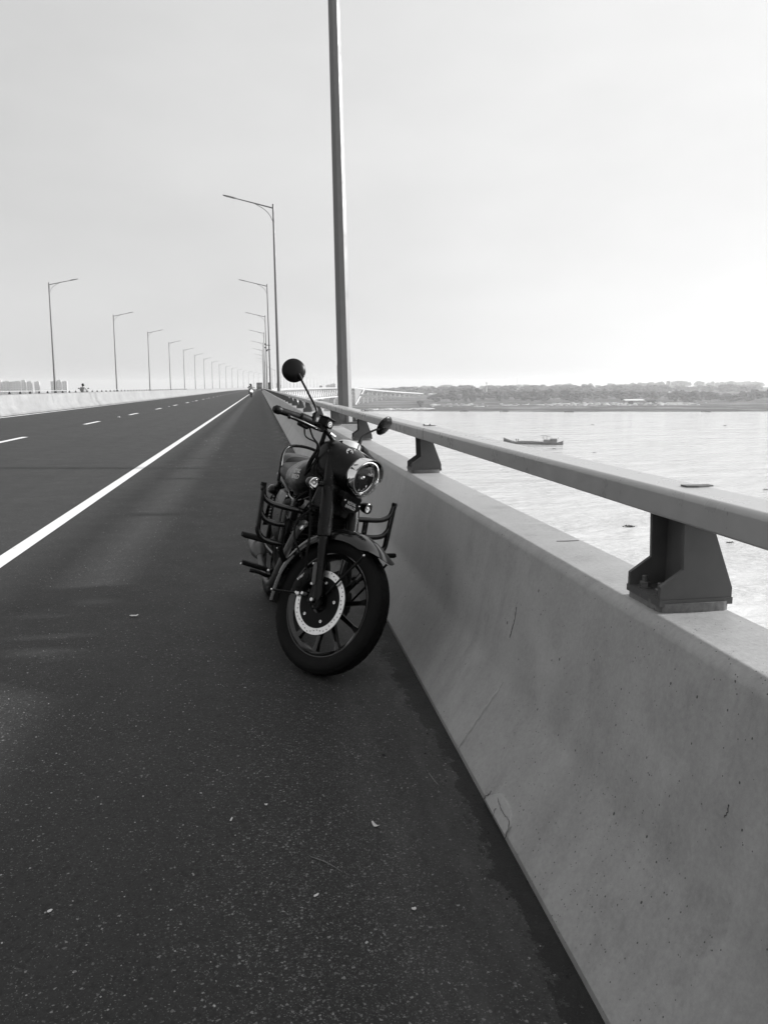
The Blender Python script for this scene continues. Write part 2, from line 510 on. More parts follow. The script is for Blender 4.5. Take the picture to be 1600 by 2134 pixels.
M['cloth_pale'] = simple('pale_cloth', 0.5, 0.9, var=0.15)
M['skin'] = simple('skin', 0.22, 0.6, var=0.1)
M['dirt'] = simple('gutter_grit', 0.040, 0.95, spec=0.1, var=0.95, scale=45, bump=0.006)
M['hull'] = simple('weathered_hull', 0.11, 0.7, var=0.4, scale=0.8)
M['cabin'] = simple('boat_cabin_boards', 0.2, 0.7, var=0.3, scale=1.5)
M['sheet'] = simple('sheet_roof', 0.62, 0.5, var=0.1, scale=0.2)
M['tower'] = simple('tower_block_render', 0.40, 0.8, var=0.1, scale=0.05)
M['window'] = simple('tower_window_glass', 0.22, 0.3, var=0.2, scale=0.1)
M['truss'] = simple('truss_paint', 0.42, 0.6, var=0.08, scale=0.1)
M['truck'] = simple('truck_body', 0.16, 0.7, var=0.2, scale=1)
M['dark'] = simple('dark_sheet', 0.03, 0.6, var=0.2, scale=3)
M['paper'] = simple('paper_scrap', 0.6, 0.9, var=0.1, scale=60)
M['twig'] = simple('dry_twig', 0.16, 0.9, var=0.3, scale=60)
M['sand'] = simple('pale_sand', 0.36, 0.95, var=0.25, scale=0.2)
M['pier'] = simple('pale_pier_concrete', 0.42, 0.85, var=0.1, scale=0.2)
M['weed'] = simple('floating_weed', 0.05, 0.8, var=0.4, scale=2)
def lit_lamp():
    t = NT('lit_headlamp'); t.base(0.8)
    t.b.inputs['Emission Color'].default_value = (1, 1, 1, 1); t.b.inputs['Emission Strength'].default_value = 6.0
    return t.m
M['lit'] = lit_lamp()
M['pebble'] = simple('road_grit', 0.30, 0.8, var=0.5, scale=4)

# ------------------------------------------------------------------ bridge geometry
Y_BEND, R_BEND = 253.0, 4250.0
MID = -11.1                                  # centre line of the whole deck
def sx(y):
    return 0.0 if y <= Y_BEND else (y - Y_BEND) ** 2 / (2 * R_BEND)
def head(y):
    return 0.0 if y <= Y_BEND else (y - Y_BEND) / R_BEND
def dz(y):
    return 0.0 if y < 1480 else -0.0225 * (y - 1480)
def road_z(x):
    return 0.025 * min(max(0.715 - x, 0.0), 11.0) if x > MID else 0.025 * min(max(x + 22.915, 0.0), 11.0)
def mirror_x(x):
    return 2 * MID - x

def strip(xs, ys, lift=0.0, zf=road_z):
    mb = MB()
    vs = [(x + sx(y), y, zf(x) + dz(y) + lift) for y in ys for x in xs]
    n = len(xs)
    mb.add(vs, [(i * n + k, i * n + k + 1, (i + 1) * n + k + 1, (i + 1) * n + k) for i in range(len(ys) - 1) for k in range(n - 1)])
    return mb

YS = list(np.arange(-14, 250, 8.0)) + list(np.arange(250, 1500, 12.5)) + list(np.arange(1500, 2601, 25.0))
YN = list(np.arange(-14, 250, 8.0)) + list(np.arange(250, 1500, 12.5))
road = strip(list(np.linspace(-24.2, MID, 8)) + list(np.linspace(MID + .4, 1.15, 10)), YN).build('road', M['asphalt'], smooth=False, fix=False)
tag(road, kind='structure')
def line_on_road(name, x0, x1, ys):
    return strip([x0, x1], ys, 0.004).build(name, M['line'], road, smooth=False, fix=False)
line_on_road('edge_line', -2.09, -1.955, YN)
line_on_road('edge_line', -9.97, -9.82, YN)
line_on_road('edge_line', -12.38, -12.23, YN)
line_on_road('edge_line', -20.25, -20.10, YN)
for k in range(60):
    y0 = 18.4 + 9.27 * k
    line_on_road('lane_dash', -6.01, -5.86, [y0, y0 + 2.45])
    if k < 30: line_on_road('lane_dash', -16.34, -16.19, [y0, y0 + 2.45])
for k, y0 in enumerate((34.1, 52.6, 71.2, 89.7)):
    mb = MB(); mb.prism([(-0.06, 0), (0.06, 0), (0.035, 0.022), (-0.035, 0.022)], (0, 0.11, 0))
    s_ = mb.build('road_stud', M['white'], None, bevel=0.004)
    s_.location = (-5.93, y0, road_z(-5.93) + 0.002)
    tag(s_, ['nearest reflective stud on the dashed lane line, between the second and third dash', 'second pale reflective stud between the dashes of the lane line',
             'third reflective stud along the dashed lane line, a bright dot', 'farthest reflective stud seen on the dashed lane line'][k], 'road stud', 'reflective studs on the lane line')

# New Jersey profile of the parapet, x outward from the road, z up
PROF = [(0.715, -0.02), (0.715, 0.03), (0.735, 0.065), (0.872, 0.285), (0.895, 0.345), (0.977, 0.779), (0.978, 0.783), (0.982, 0.793), (0.992, 0.804), (1.004, 0.8105), (1.010, 0.812), (1.014, 0.812), (1.210, 0.812), (1.216, 0.806), (1.216, -1.1)]
def parapet_segment(length, side, name, mat, nsub=1):
    """side +1: right parapet, -1: mirrored for the far left one; origin at its start on the path"""
    mb = MB()
    rings = []
    for y in np.linspace(0.006, length - 0.006, nsub + 1):
        ring = [((x if side > 0 else mirror_x(x)), y, z) for x, z in PROF]
        rings.append(ring)
    mb.loft(rings, caps=True)
    return mb.mesh(name, mat, True, 28)

POST = 3.35
def rail_post_mesh(side):
    mb = MB()
    S = (lambda x: x) if side > 0 else mirror_x
    z0 = 0.845
    prof = [(1.075, 1.0545), (1.080, 0.925), (1.018, 0.882), (1.018, z0), (1.222, z0), (1.222, 0.872), (1.152, 1.0545)]
    for y in (-0.09, 0.078):
        mb.prism([(S(x), z) for x, z in prof], (0, 0.012, 0), origin=(0, y, 0))
    mb.prism([(S(1.125), z0), (S(1.137), z0), (S(1.137), 1.0535), (S(1.125), 1.0535)], (0, 0.156, 0), origin=(0, -0.078, 0))
    mb.box((S(1.120), 0, z0 - 0.008), (0.208, 0.185, 0.018))
    return mb.mesh('rail_post', M['post'], True, 30)
def pad_mesh(side):
    mb = MB(); S = (lambda x: x) if side > 0 else mirror_x
    rs = random.Random(4)
    ring = []
    for k in range(48):
        a = 2 * pi * k / 48
        u, w = math.cos(a), math.sin(a)
        q = (abs(u) ** 8 + abs(w) ** 8) ** .125
        ring.append((1.118 + u / q * (0.101 + rs.uniform(-.002, .002)), w / q * (0.098 + rs.uniform(-.002, .002))))
    mb.prism([(S(x), y) for x, y in ring], (0, 0, 0.026), origin=(0, 0, 0.8105), ex=(1, 0, 0), ey=(0, 1, 0))
    return mb.mesh('grout_pad', M['grout'], True, 40)
def bolt_mesh():
    mb = MB()
    mb.lathe([(0, 0), (0, 0.019), (0.003, 0.019), (0.003, 0.0), ], (0, 0, 0), (0, 0, 1), 14)
    mb.lathe([(0.003, 0.015), (0.016, 0.015), (0.018, 0.012), (0.018, 0)], (0, 0, 0), (0, 0, 1), 6)
    mb.lathe([(0.018, 0.0085), (0.033, 0.0085), (0.035, 0.006), (0.035, 0)], (0, 0, 0), (0, 0, 1), 10)
    return mb.mesh('bolt', M['bolt'], True, 30)
BOLT = bolt_mesh()
RAILP = [(1.05, 1.058), (1.05, 1.061), (1.05, 1.114), (1.05, 1.116)]
RAILP += [(1.066 - .016 * math.cos(a), 1.116 + .016 * math.sin(a)) for a in (R(22), R(45), R(68))]
RAILP += [(1.066, 1.132), (1.068, 1.132), (1.182, 1.132), (1.184, 1.132)]
RAILP += [(1.184 + .016 * math.sin(a), 1.116 + .016 * math.cos(a)) for a in (R(22), R(45), R(68))]
RAILP += [(1.20, 1.116), (1.20, 1.114), (1.20, 1.058), (1.197, 1.055), (1.053, 1.055)]
def rail_mesh(length, side):
    mb = MB(); S = (lambda x: x) if side > 0 else mirror_x
    mb.loft([[(S(x), y, z) for x, z in RAILP] for y in (0.008, length - 0.008)], caps=True)
    return mb.mesh('rail_beam', M['rail'], True, 50)
def clip_mesh(side):
    mb = MB(); S = (lambda x: x) if side > 0 else mirror_x
    mb.prism([(S(1.120), -.012), (S(1.150), -.02), (S(1.198), -.012), (S(1.198), .016), (S(1.15), .012), (S(1.12), .018)], (0, 0, .004), origin=(0, 0, 1.1325), ex=(1, 0, 0), ey=(0, 1, 0))
    return mb.mesh('rail_clip', M['bolt'], False)

def at_path(o, y, parent=None):
    o.location = (sx(y), y, dz(y)); o.rotation_euler = (0, 0, -head(y))

def build_parapet(side, label, joints):
    root = empty('bridge_parapet')
    tag(root, label, 'parapet', 'concrete parapets along the bridge edges')
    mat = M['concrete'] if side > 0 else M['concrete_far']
    y0s = list(joints)
    shared = {}
    for a, b in zip(y0s[:-1], y0s[1:]):
        L = round(b - a, 2)
        if L not in shared: shared[L] = parapet_segment(L, side, 'wall_segment', mat)
        o = link('wall_segment', shared[L], root); at_path(o, a)
    pm, gm, cm = rail_post_mesh(side), pad_mesh(side), clip_mesh(side)
    S = (lambda x: x) if side > 0 else mirror_x
    k = 0
    lim = 300 if side > 0 else 260
    y = 1.9 - POST
    if side < 0: y = 1.0
    while y < lim:
        p = link('rail_post', pm, root); at_path(p, y)
        if side > 0 and y < 70:
            g = link('grout_pad', gm, p)
        if side > 0 and y < 22:
            for bx in (1.045,):
                for by in (-0.042, 0.042):
                    link('bolt', BOLT, p, (S(bx), by, 0.846))
            for by in (-0.042, 0.042):
                link('bolt', BOLT, p, (S(1.175), by, 0.846))
        if side > 0 and y < 40:
            c = link('rail_clip', cm, p)
            for bx in ((1.118, 1.160) if y > 4 else ()): link('bolt', BOLT, p, (S(bx), 0.0, 1.1365)).scale = (0.5, 0.5, 0.28)
        y += POST
    y = 4.97 - 2 * POST * 2
    rm = rail_mesh(2 * POST, side)
    while y < 1470:
        L = 2 * POST if y < 300 else 26.8
        key = 'r%.1f' % L
        if key not in shared: shared[key] = rm if L == 2 * POST else rail_mesh(L, side)
        o = link('rail_beam', shared[key], root); at_path(o, y)
        if side > 0 and y < 60:
            if 'sl' not in shared:
                mb = MB(); mb.box((1.125, 0, 1.0935), (.140, .16, .067)); shared['sl'] = mb.mesh('rail_sleeve', M['post'], False)
            link('rail_sleeve', shared['sl'], o)
        y += L
    return root

jr = [-12.0, -4.4, 9.7, 16.9, 24.1, 33.2, 42.3] + [42.3 + 9.1 * k for k in range(1, 158)]
parR = build_parapet(1, 'grey concrete parapet with steel handrail beside the parked black motorcycle', jr)
jl = [5.7 + 9.15 * k for k in range(0, 161)]
parL = build_parapet(-1, 'sunlit far parapet under the left row of lamp posts, its rail showing above the median', jl)

# median barrier
med = empty('median_barrier')
tag(med, 'long pale concrete barrier dividing the two carriageways, without a handrail', 'barrier')
def median_mesh(L):
    half = [(0.80, 0.25), (0.80, 0.345), (0.765, 0.385), (0.61, 0.60), (0.585, 0.66), (0.535, 1.07), (0.525, 1.10), (0.50, 1.115)]
    ring = [(MID + x, z) for x, z in half] + [(MID - x, z) for x, z in reversed(half)]
    mb = MB(); mb.loft([[(x, y, z) for x, z in ring] for y in (0.012, L - 0.012)], caps=True)
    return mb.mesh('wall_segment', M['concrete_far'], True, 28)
mm = median_mesh(9.1)
y = 5.8
while y < 1470:
    o = link('wall_segment', mm, med); at_path(o, y); y += 9.1

# chipped mortar patch and cracks at the foot of the right parapet
def on_face(y, z, out=0.0):
    """point on the inner face of the right parapet at height z"""
    xs, zs = [p[0] for p in PROF[:8]], [p[1] for p in PROF[:8]]
    x = float(np.interp(z, zs, xs))
    return Vector((x - out, y, z))
mb = MB()
ring = [(2.10, 0.03), (2.10, 0.058), (2.135, 0.083), (2.19, 0.088), (2.25, 0.083), (2.30, 0.050), (2.315, 0.03), (2.2, 0.028)]
a_ = [on_face(y_, z_, 0.007) for y_, z_ in ring]; b_ = [on_face(y_, z_, -0.01) for y_, z_ in ring]
n_ = len(a_)
mb.add(a_ + b_, [tuple(range(n_))] + [(i, (i + 1) % n_, n_ + (i + 1) % n_, n_ + i) for i in range(n_)])
tmp = mb.build('mortar_patch', M['mortar'], parR, bevel=0.002)
def crack(pts, w=0.0016):
    mb = MB(); rs = random.Random(len(pts))
    P = smooth_path([on_face(y_, z_, 0.0085) for y_, z_ in pts], 5)
    P = [p + Vector((0, rs.uniform(-.003, .003), rs.uniform(-.003, .003))) for p in P]
    mb.tube(P, [w * rs.uniform(.5, 1.3) for _ in P], 4)
    mb.build('crack', M['crack'], parR, smooth=False)
crack([(2.33, 0.02), (2.312, 0.045), (2.30, 0.055), (2.305, 0.066)], 0.0013)
crack([(2.245, 0.070), (2.215, 0.066), (2.19, 0.062), (2.16, 0.062), (2.13, 0.066), (2.105, 0.060), (2.095, 0.04), (2.09, 0.022)], 0.0010)
crack([(2.215, 0.025), (2.222, 0.04), (2.218, 0.05)], 0.0007)
def crack2(pts, w):
    mb = MB(); rs = random.Random(3)
    P = smooth_path([on_face(y_, z_, 0.0008) for y_, z_ in pts], 6)
    mb.tube([p + Vector((0, rs.uniform(-.002, .002), 0)) for p in P], [w * rs.uniform(.4, 1.2) for _ in P], 4)
    mb.build('crack', M['crack'], parR, smooth=False)
crack2([(2.705, 0.575), (2.698, 0.53), (2.702, 0.49), (2.708, 0.452)], 0.0013)
crack2([(1.341, 0.546), (1.339, 0.53), (1.343, 0.515)], 0.0011)
mb = MB(); mb.prism([(1.108, -.004), (1.150, -.012), (1.199, -.006), (1.199, .006), (1.150, .003), (1.112, .006)], (0, 0, .0012), origin=(0, 2.758, .8118), ex=(1, 0, 0), ey=(0, 1, 0)); mb.build('joint_gap', M['crack'], parR, smooth=False)  # thin dark sheet on the top stands in for the shaded gap
# fin of grout squeezed into the wide joint near the motorcycle
mb = MB()
P = [on_face(2.69 - .03 * min(z_ / .26, 1) + 0.002 * math.sin(i * 1.7), z_, 0.001) for i, z_ in enumerate(np.linspace(0.03, 0.30, 22))]
mb.tube(P, [0.0075 * random.uniform(.7, 1.1) * (1 if i < 16 else (22 - i) / 6) for i, _ in enumerate(P)], 6)
mb.build('joint_filler', M['mortar'], parR)

# ------------------------------------------------------------------ lamp posts
def lamp_meshes(side):
    """local origin at the base plate; arm towards the road"""
    d = -1 if side > 0 else 1
    mp = MB()
    H = 12.45
    rings = []
    for z, r in ((0.0, 0.128), (0.02, 0.128), (H, 0.068), (H + 0.03, 0.068)):
        rings.append([(r * math.cos(2 * pi * (k + .5) / 8), r * math.sin(2 * pi * (k + .5) / 8), z) for k in range(8)])
    mp.loft(rings)
    pole = mp.mesh('pole', M['lamp'], False)
    ma = MB()
    ma.tube([(d * 0.03, 0, H - 0.22), (d * 1.06, 0, H + 0.02), (d * 2.40, 0, H + 0.32)], [0.045, 0.040, 0.032], 8)
    arm = ma.mesh('arm', M['lamp'])
    mb_ = MB()
    mb_.tube(smooth_path([(d * 0.05, 0, H - 1.05), (d * 0.28, 0, H - 0.62), (d * 0.65, 0, H - 0.27), (d * 1.2, 0, H + 0.03)], 5), 0.020, 6)
    brace = mb_.mesh('brace', M['lamp'])
    ml = MB()
    a = Vector((d * 2.34, 0, H + 0.31)); u = Vector((d * math.cos(.22), 0, math.sin(.22))); w = Vector((-u.z * 1, 0, abs(u.x)))
    secs = [(0.0, .05, .045), (0.10, .07, .06), (0.18, .13, .055), (0.55, .15, .045), (0.86, .12, .03), (0.90, .06, .02)]
    ml.loft([[a + u * t + Vector((0, 1, 0)) * (hw * cx) + w * (hh * cz) for cx, cz in ((-1, -.6), (-1, .2), (-.6, 1), (.6, 1), (1, .2), (1, -.6))] for t, hw, hh in secs])
    head_ = ml.mesh('luminaire', M['lamp'])
    mq = MB(); mq.box(a + u * 0.52 - w * 0.034, (0.5, 0.2, 0.012), Matrix.Rotation(-d * .22, 3, 'Y')); lens = mq.mesh('lamp_lens', M['lamp_lens'], False)
    mf = MB()
    mf.box((0, 0, -0.012), (0.46, 0.46, 0.024))
    for k in range(4):
        rot = Matrix.Rotation(k * pi / 2, 3, 'Z')
        mf.add([rot @ Vector(p) for p in ((.12, -.006, 0), (.21, -.006, 0), (.12, -.006, .24), (.12, .006, 0), (.21, .006, 0), (.12, .006, .24))], [(0, 1, 2), (5, 4, 3), (0, 3, 4, 1), (1, 4, 5, 2), (2, 5, 3, 0)])
    flange = mf.mesh('base_flange', M['post'], False)
    mh = MB(); mh.prism([(-.045, .55), (.045, .55), (.045, .98), (-.045, .98)], (d * .006, 0, 0), origin=(d * .1135, 0, 0), ex=(0, 1, 0)); hatch = mh.mesh('access_hatch', M['lamp'], False)
    return pole, arm, brace, head_, lens, flange, hatch
LM = {1: lamp_meshes(1), -1: lamp_meshes(-1)}
PED = {}
for side in (1, -1):
    mb = MB(); S = 1 if side > 0 else -1
    mb.prism([(-0.16 * S, -0.06), (-0.16 * S, -0.30), (0.05 * S, -0.9), (-0.16 * S, -0.9), (-.2 * S, -.9), (-.2 * S, -0.06)], (0, 0.6, 0), origin=(0, -0.3, 0))
    mb.box((0.06 * S, 0, -0.145), (0.46, 0.66, 0.23))
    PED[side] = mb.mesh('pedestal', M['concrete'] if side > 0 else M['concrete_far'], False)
ORD = ['nearest', 'second', 'third', 'fourth', 'fifth', 'sixth', 'seventh', 'eighth', 'ninth', 'tenth', 'eleventh', 'twelfth']
def lamp_post(y, side, label, group, lean):
    x = (1.47 if y < 20 else 1.30) if side > 0 else mirror_x(1.30)
    root = empty('lamp_post', (x + sx(y), y, 0.80 + dz(y)), -head(y))
    tag(root, label, 'lamp post', group)
    far = y > 700
    tilt, lean2 = random.uniform(-.004, .004), lean + (random.uniform(-.0025, .0025) if y > 60 else 0)
    pole, arm, brace, head_, lens, flange, hatch = LM[side]
    for nm, me in (('pole', pole), ('arm', arm), ('brace', brace), ('luminaire', head_), ('base_flange', flange)):
        if far and nm in ('brace', 'base_flange'): continue
        o = link(nm, me, root)
        if nm != 'base_flange': o.rotation_euler = (tilt, lean2, 0)
        if nm == 'luminaire' and not far: link('lamp_lens', lens, o)
        if nm == 'pole' and y < 300: link('access_hatch', hatch, o)
    if not far: link('pedestal', PED[side], root, (0, 0, 0))
    return root
nR = 0
for k in range(36):
    y = 13.5 + 40.0 * k
    if k == 0: lab = 'nearest lamp post, its thick faceted pole cut off by the top of the photo'
    elif k < 9: lab = '%s lamp post along the right parapet, counted from the thick cropped pole' % ORD[k]
    elif y < 500: lab = 'thin distant lamp post at the end of the right row, overlapping its neighbours in haze'
    else: lab = 'faint lamp post above the distant truss section of the bridge, right of the straight row'
    lamp_post(y, 1, lab, 'lamp posts of the right row', -0.0178 if k == 0 else -0.007)
for k in range(35):
    y = 95.5 + 39.7 * k
    if k < 12: lab = '%s lamp post of the left row, counted from the tallest beside the tower blocks' % ORD[k].replace('nearest', 'first')
    elif y < 700: lab = 'small pale lamp post near the far end of the left row'
    else: lab = 'very faint lamp post of the left row where the bridge curves away'
    lamp_post(y, -1, lab, 'lamp posts of the left row', 0.008)
# ------------------------------------------------------------------ deck body, truss section, viaduct
slab = MB()
rings = []
for y in YN:
    a = head(y)
    rings.append([(x + sx(y), y, z + dz(y)) for x, z in ((1.14, -0.03), (1.0, -1.0), (-3.5, -1.25), (MID, -1.3), (-18.7, -1.25), (-23.2, -1.0), (-23.34, -0.03))])
slab.loft(rings, caps=True)
o = slab.build('deck_slab', M['truss'], road, smooth=False)

tb = empty('truss_bridge', (sx(635), 635, -1.3))
tag(tb, 'distant curving bridge deck carried on a zigzag steel truss, right of the mirror stem', 'bridge')
TO = tb.location.copy()
def pt(x, y, z):
    return Vector((x + sx(y), y, z)) - TO
for xo in (-4.6, -17.6):
    for zc, h in ((-2.2, 1.6), (-14.6, 1.5)):
        mb = MB()
        ys = np.arange(635, 1486, 12.5)
        mb.loft([[pt(xo - .6, y, zc - h / 2), pt(xo + .6, y, zc - h / 2), pt(xo + .6, y, zc + h / 2), pt(xo - .6, y, zc + h / 2)] for y in ys])
        mb.build('chord', M['truss'], tb, smooth=False)
    up = False
    for y in np.arange(635, 1472, 12.5):
        a, b = pt(xo, y, -13.9), pt(xo, y + 12.5, -3.0)
        if up: a, b = pt(xo, y, -3.0), pt(xo, y + 12.5, -13.9)
        up = not up
        mb = MB(); mb.tube([a, b], 0.9, 4); mb.build('truss_diagonal', M['truss'], tb, smooth=False)
for y in (710, 860, 1010, 1160, 1310, 1460):
    mb = MB()
    for hw, hl, z0, z1 in ((7.5, 2.6, -17.4, -15.5), (4.6, 2.0, -30.0, -17.4), (8.0, 5.0, -34.6, -30.0)):
        c = [(-hw, -hl * .4), (-hw * .7, -hl), (hw * .7, -hl), (hw, -hl * .4), (hw, hl * .4), (hw * .7, hl), (-hw * .7, hl), (-hw, hl * .4)]
        mb.loft([[pt(MID + x, y + yy, z) for x, yy in c] for z in (z0, z1)])
    mb.build('pier', M['concrete_far'], tb, smooth=False)

vd = empty('approach_viaduct', (sx(1490), 1490, 0))
tag(vd, 'pale viaduct on slender piers sloping down to the wooded far bank', 'viaduct')
VO = vd.location.copy()
def pv(x, y, z):
    return Vector((x + sx(y), y, z + dz(y))) - VO
yv = list(np.arange(1486, 2620, 18.0))
mb = MB(); mb.loft([[pv(1.2, y, -.3), pv(.5, y, -1.8), pv(-21, y, -1.8), pv(-23.4, y, -.3), pv(-23.4, y, 0), pv(1.2, y, 0)] for y in yv]); mb.build('deck', M['truss'], vd, smooth=False)
for x0 in (1.2, -23.4):
    mb = MB(); mb.loft([[pv(x0 - .25, y, 0.02), pv(x0 + .25, y, -.4), pv(x0 + .25, y, 1.1), pv(x0 - .1, y, 1.1)] for y in yv]); mb.build('parapet', M['pier'], vd, smooth=False)
for k in range(15):
    y = 1548 + 52 * k
    gz = -33 - dz(y)
    mb = MB()
    for xo in (-2.0, -17.5):
        mb.loft([[pv(xo + sx_, y + sy_, z) for sx_, sy_ in ((-.9, -1.3), (.9, -1.3), (.9, 1.3), (-.9, 1.3))] for z in (gz, -1.9)])
    mb.box(pv(-10, y, -3.2), (24, 3, 2.4))
    mb.box(pv(1.5, y, -13.0 if k < 12 else -6), (9.5, 3.2, 3.0))
    mb.build('pier', M['pier'], vd, smooth=False)
mb = MB(); mb.tube([pv(2.0, 1590, -1.5), pv(1.6, 1492, -33)], [0.9, 1.0], 4); mb.build('raking_strut', M['sheet'], vd, smooth=False)
mb = MB(); mb.prism([(2, -33), (70, -8), (98, 1.2), (40, 1.2), (-4, -2)], (1.2, 0, 0), origin=pv(0.0, 1490, 0), ex=(0.296, 1, 0), ey=(0, 0, 1))
mb.build('end_wall', M['truck'], vd, smooth=False)

# ------------------------------------------------------------------ water and the far bank
def shore_y(x):
    return 1178 - 0.295 * x + 10 * math.sin(x * 0.011) + 4 * math.sin(x * 0.037 + 1)
mb = MB()
mb.add([(-9000, -600, -34), (9000, -600, -34), (9000, 6400, -34), (-9000, 6400, -34)], [(0, 1, 2, 3)])
water = mb.build('river_water', M['water'], smooth=False, fix=False); tag(water, kind='structure')
def ground_z(x, dy):
    f = min(max((x + 200) / 500, 0), 1)
    z = np.interp(dy, [-8, 0, 4, 40, 120, 300, 520, 1400, 2700, 5200], [-35.2, -34.0, -32.9, -32.6, -32.3, -32.1, -31.8, -31.8 + 10.5 * f, -31.8 + 23 * f, -31.8 + 26 * f])
    return float(z) + 0.25 * math.sin(x * .05 + dy * .03)
mb = MB()
xs = np.concatenate([np.arange(-5200, -400, 160), np.arange(-400, 1700, 14.0), np.arange(1700, 6200, 180)])
ds = [-8, 0, 4, 12, 25, 40, 60, 85, 120, 160, 210, 300, 400, 520, 800, 1100, 1400, 2000, 2700, 4000, 5200]
vs = [(x, shore_y(x) + d, ground_z(x, d)) for d in ds for x in xs]
n = len(xs)
mb.add(vs, [(i * n + k, i * n + k + 1, (i + 1) * n + k + 1, (i + 1) * n + k) for i in range(len(ds) - 1) for k in range(n - 1)])
land = mb.build('riverbank', M['land'], angle=60, fix=False); tag(land, kind='structure')

# ------------------------------------------------------------------ trees
def crown_mesh(seed, w, h, name='crown', mat='leaf'):
    rs = np.random.default_rng(seed)
    mb = MB()
    nl = 13
    for i in range(nl):
        a = rs.uniform(0, 2 * pi); rr = rs.uniform(0.1, 0.75) ** 0.8
        zz = rs.uniform(0.18, 0.86)
        lim = math.sin(pi * min(max(zz, .12), .93)) ** 0.6
        c = (math.cos(a) * rr * lim * w * .5, math.sin(a) * rr * lim * w * .5, zz * h)
        r_ = rs.uniform(0.13, 0.22) * w
        n0 = len(mb.v)
        mb.sphere(c, r_, 9, 6, (1, 1, rs.uniform(.6, .9)))
        for q in range(n0, len(mb.v)):
            v = Vector(mb.v[q]); d = v - Vector(c)
            mb.v[q] = tuple(Vector(c) + d * rs.uniform(.78, 1.18))
    base = np.array(mb.v)
    for i in range(240):
        p = base[rs.integers(len(base))] + rs.normal(0, .035 * w, 3)
        u = rs.normal(0, 1, 3); u /= np.linalg.norm(u); v = np.cross(u, rs.normal(0, 1, 3)); v /= np.linalg.norm(v)
        s_ = rs.uniform(.02, .05) * w
        mb.add([p - u * s_, p + v * s_, p + u * s_, p - v * s_ * .6], [(0, 1, 2, 3)])
    return mb.mesh(name, M[mat], False, fix=False)
def trunk_mesh(h, r):
    mb = MB(); mb.tube([(0, 0, -1), (r * .4, 0, h * .5), (0, r * .3, h)], [r * 1.3, r, r * .55], 7)
    for k in range(4):
        a = k * 1.7; mb.tube([(0, 0, h * .6), (math.cos(a) * h * .4, math.sin(a) * h * .4, h * 1.25)], [r * .5, r * .15], 5)
    return mb.mesh('trunk', M['bark'])
CROWNS = [crown_mesh(i + 3, 1.0, 1.0) for i in range(6)]
TRUNK = trunk_mesh(9.0, 0.55)
def px_ground(px, D, zc=1.4):
    """world x of a thing seen at photo column px, at road distance D"""
    c, s = math.cos(R(9.0395)), math.sin(R(9.0395))
    t = (px - 800) / 1602.0
    # direction in plan, camera pitch is small enough for far things
    k = 1 / math.cos(R(9.2456))
    dx, dy = t * c + k * s, k * c - t * s
    return dx / dy * D
def tree(px, D, top_px, w, label, group, crown=0, trunk=True, base_dy=None):
    x = px_ground(px, D)
    zg = ground_z(x, D - shore_y(x))
    hor = 807 - 0.003 * (px - 541)
    ztop = 1.4 + (hor - top_px) * math.hypot(D, x) / 1602 * 0.96
    h = ztop - zg
    root = empty('tree', (x, D, zg), random.uniform(0, 6))
    tag(root, label, 'tree', group)
    if trunk:
        t = link('trunk', TRUNK, root); t.scale = (1, 1, h / 22)
    c = link('crown', CROWNS[crown % 6], root, (0, 0, h * (-.03 if trunk else -.06)))
    c.scale = (w, w, h * (1.10 if trunk else 1.12))
    return root
LBL_F = 'dark hazy tree in the front row of the wood behind the sandy bank'
rt = random.Random(11)
px = 905.0
k = 0
def front_top(px):
    return float(np.interp(px, [880, 930, 948, 985, 1010, 1040, 1100, 1180, 1210, 1300, 1400, 1430, 1470, 1500, 1540, 1570, 1600, 1700], [822, 818, 810, 807, 811, 813, 811, 810, 813, 812, 815, 812, 811, 816, 817, 811, 808, 806]))
while px < 1690:
    D = rt.uniform(1560, 1760) if px < 1400 else rt.uniform(1430, 1560)
    w = rt.uniform(24, 40)
    tree(px, D, front_top(px) + rt.uniform(-1.0, 2.5), w, ('dark hazy tree in the front wood between the viaduct and the brick chimney' if px < 1014 else 'dark hazy tree in the front wood between brick chimney and white shed roof' if px < 1320 else 'dark hazy tree in the front wood between the round bush and the tallest mast' if px < 1514 else 'dark tall tree of the front wood at the right edge, past the tallest mast'), 'trees of the front wood', k)
    px += w * rt.uniform(.30, .52); k += 1
b = tree(1357, 1400, 828.5, 23, 'round dark bush standing alone beside the long white shed roof', 'bushes on the far bank', 2, False); b.name = 'bush'; b['category'] = 'bush'
b = tree(876, 1300, 834, 13, 'small dark bush by the water where the viaduct reaches the bank', 'bushes on the far bank', 4, False); b.name = 'bush'; b['category'] = 'bush'
b = tree(1317, 1330, 834.5, 11, 'low flat dark bush on the pale sand below the shed roof', 'bushes on the far bank', 1, False); b.name = 'bush'; b['category'] = 'bush'
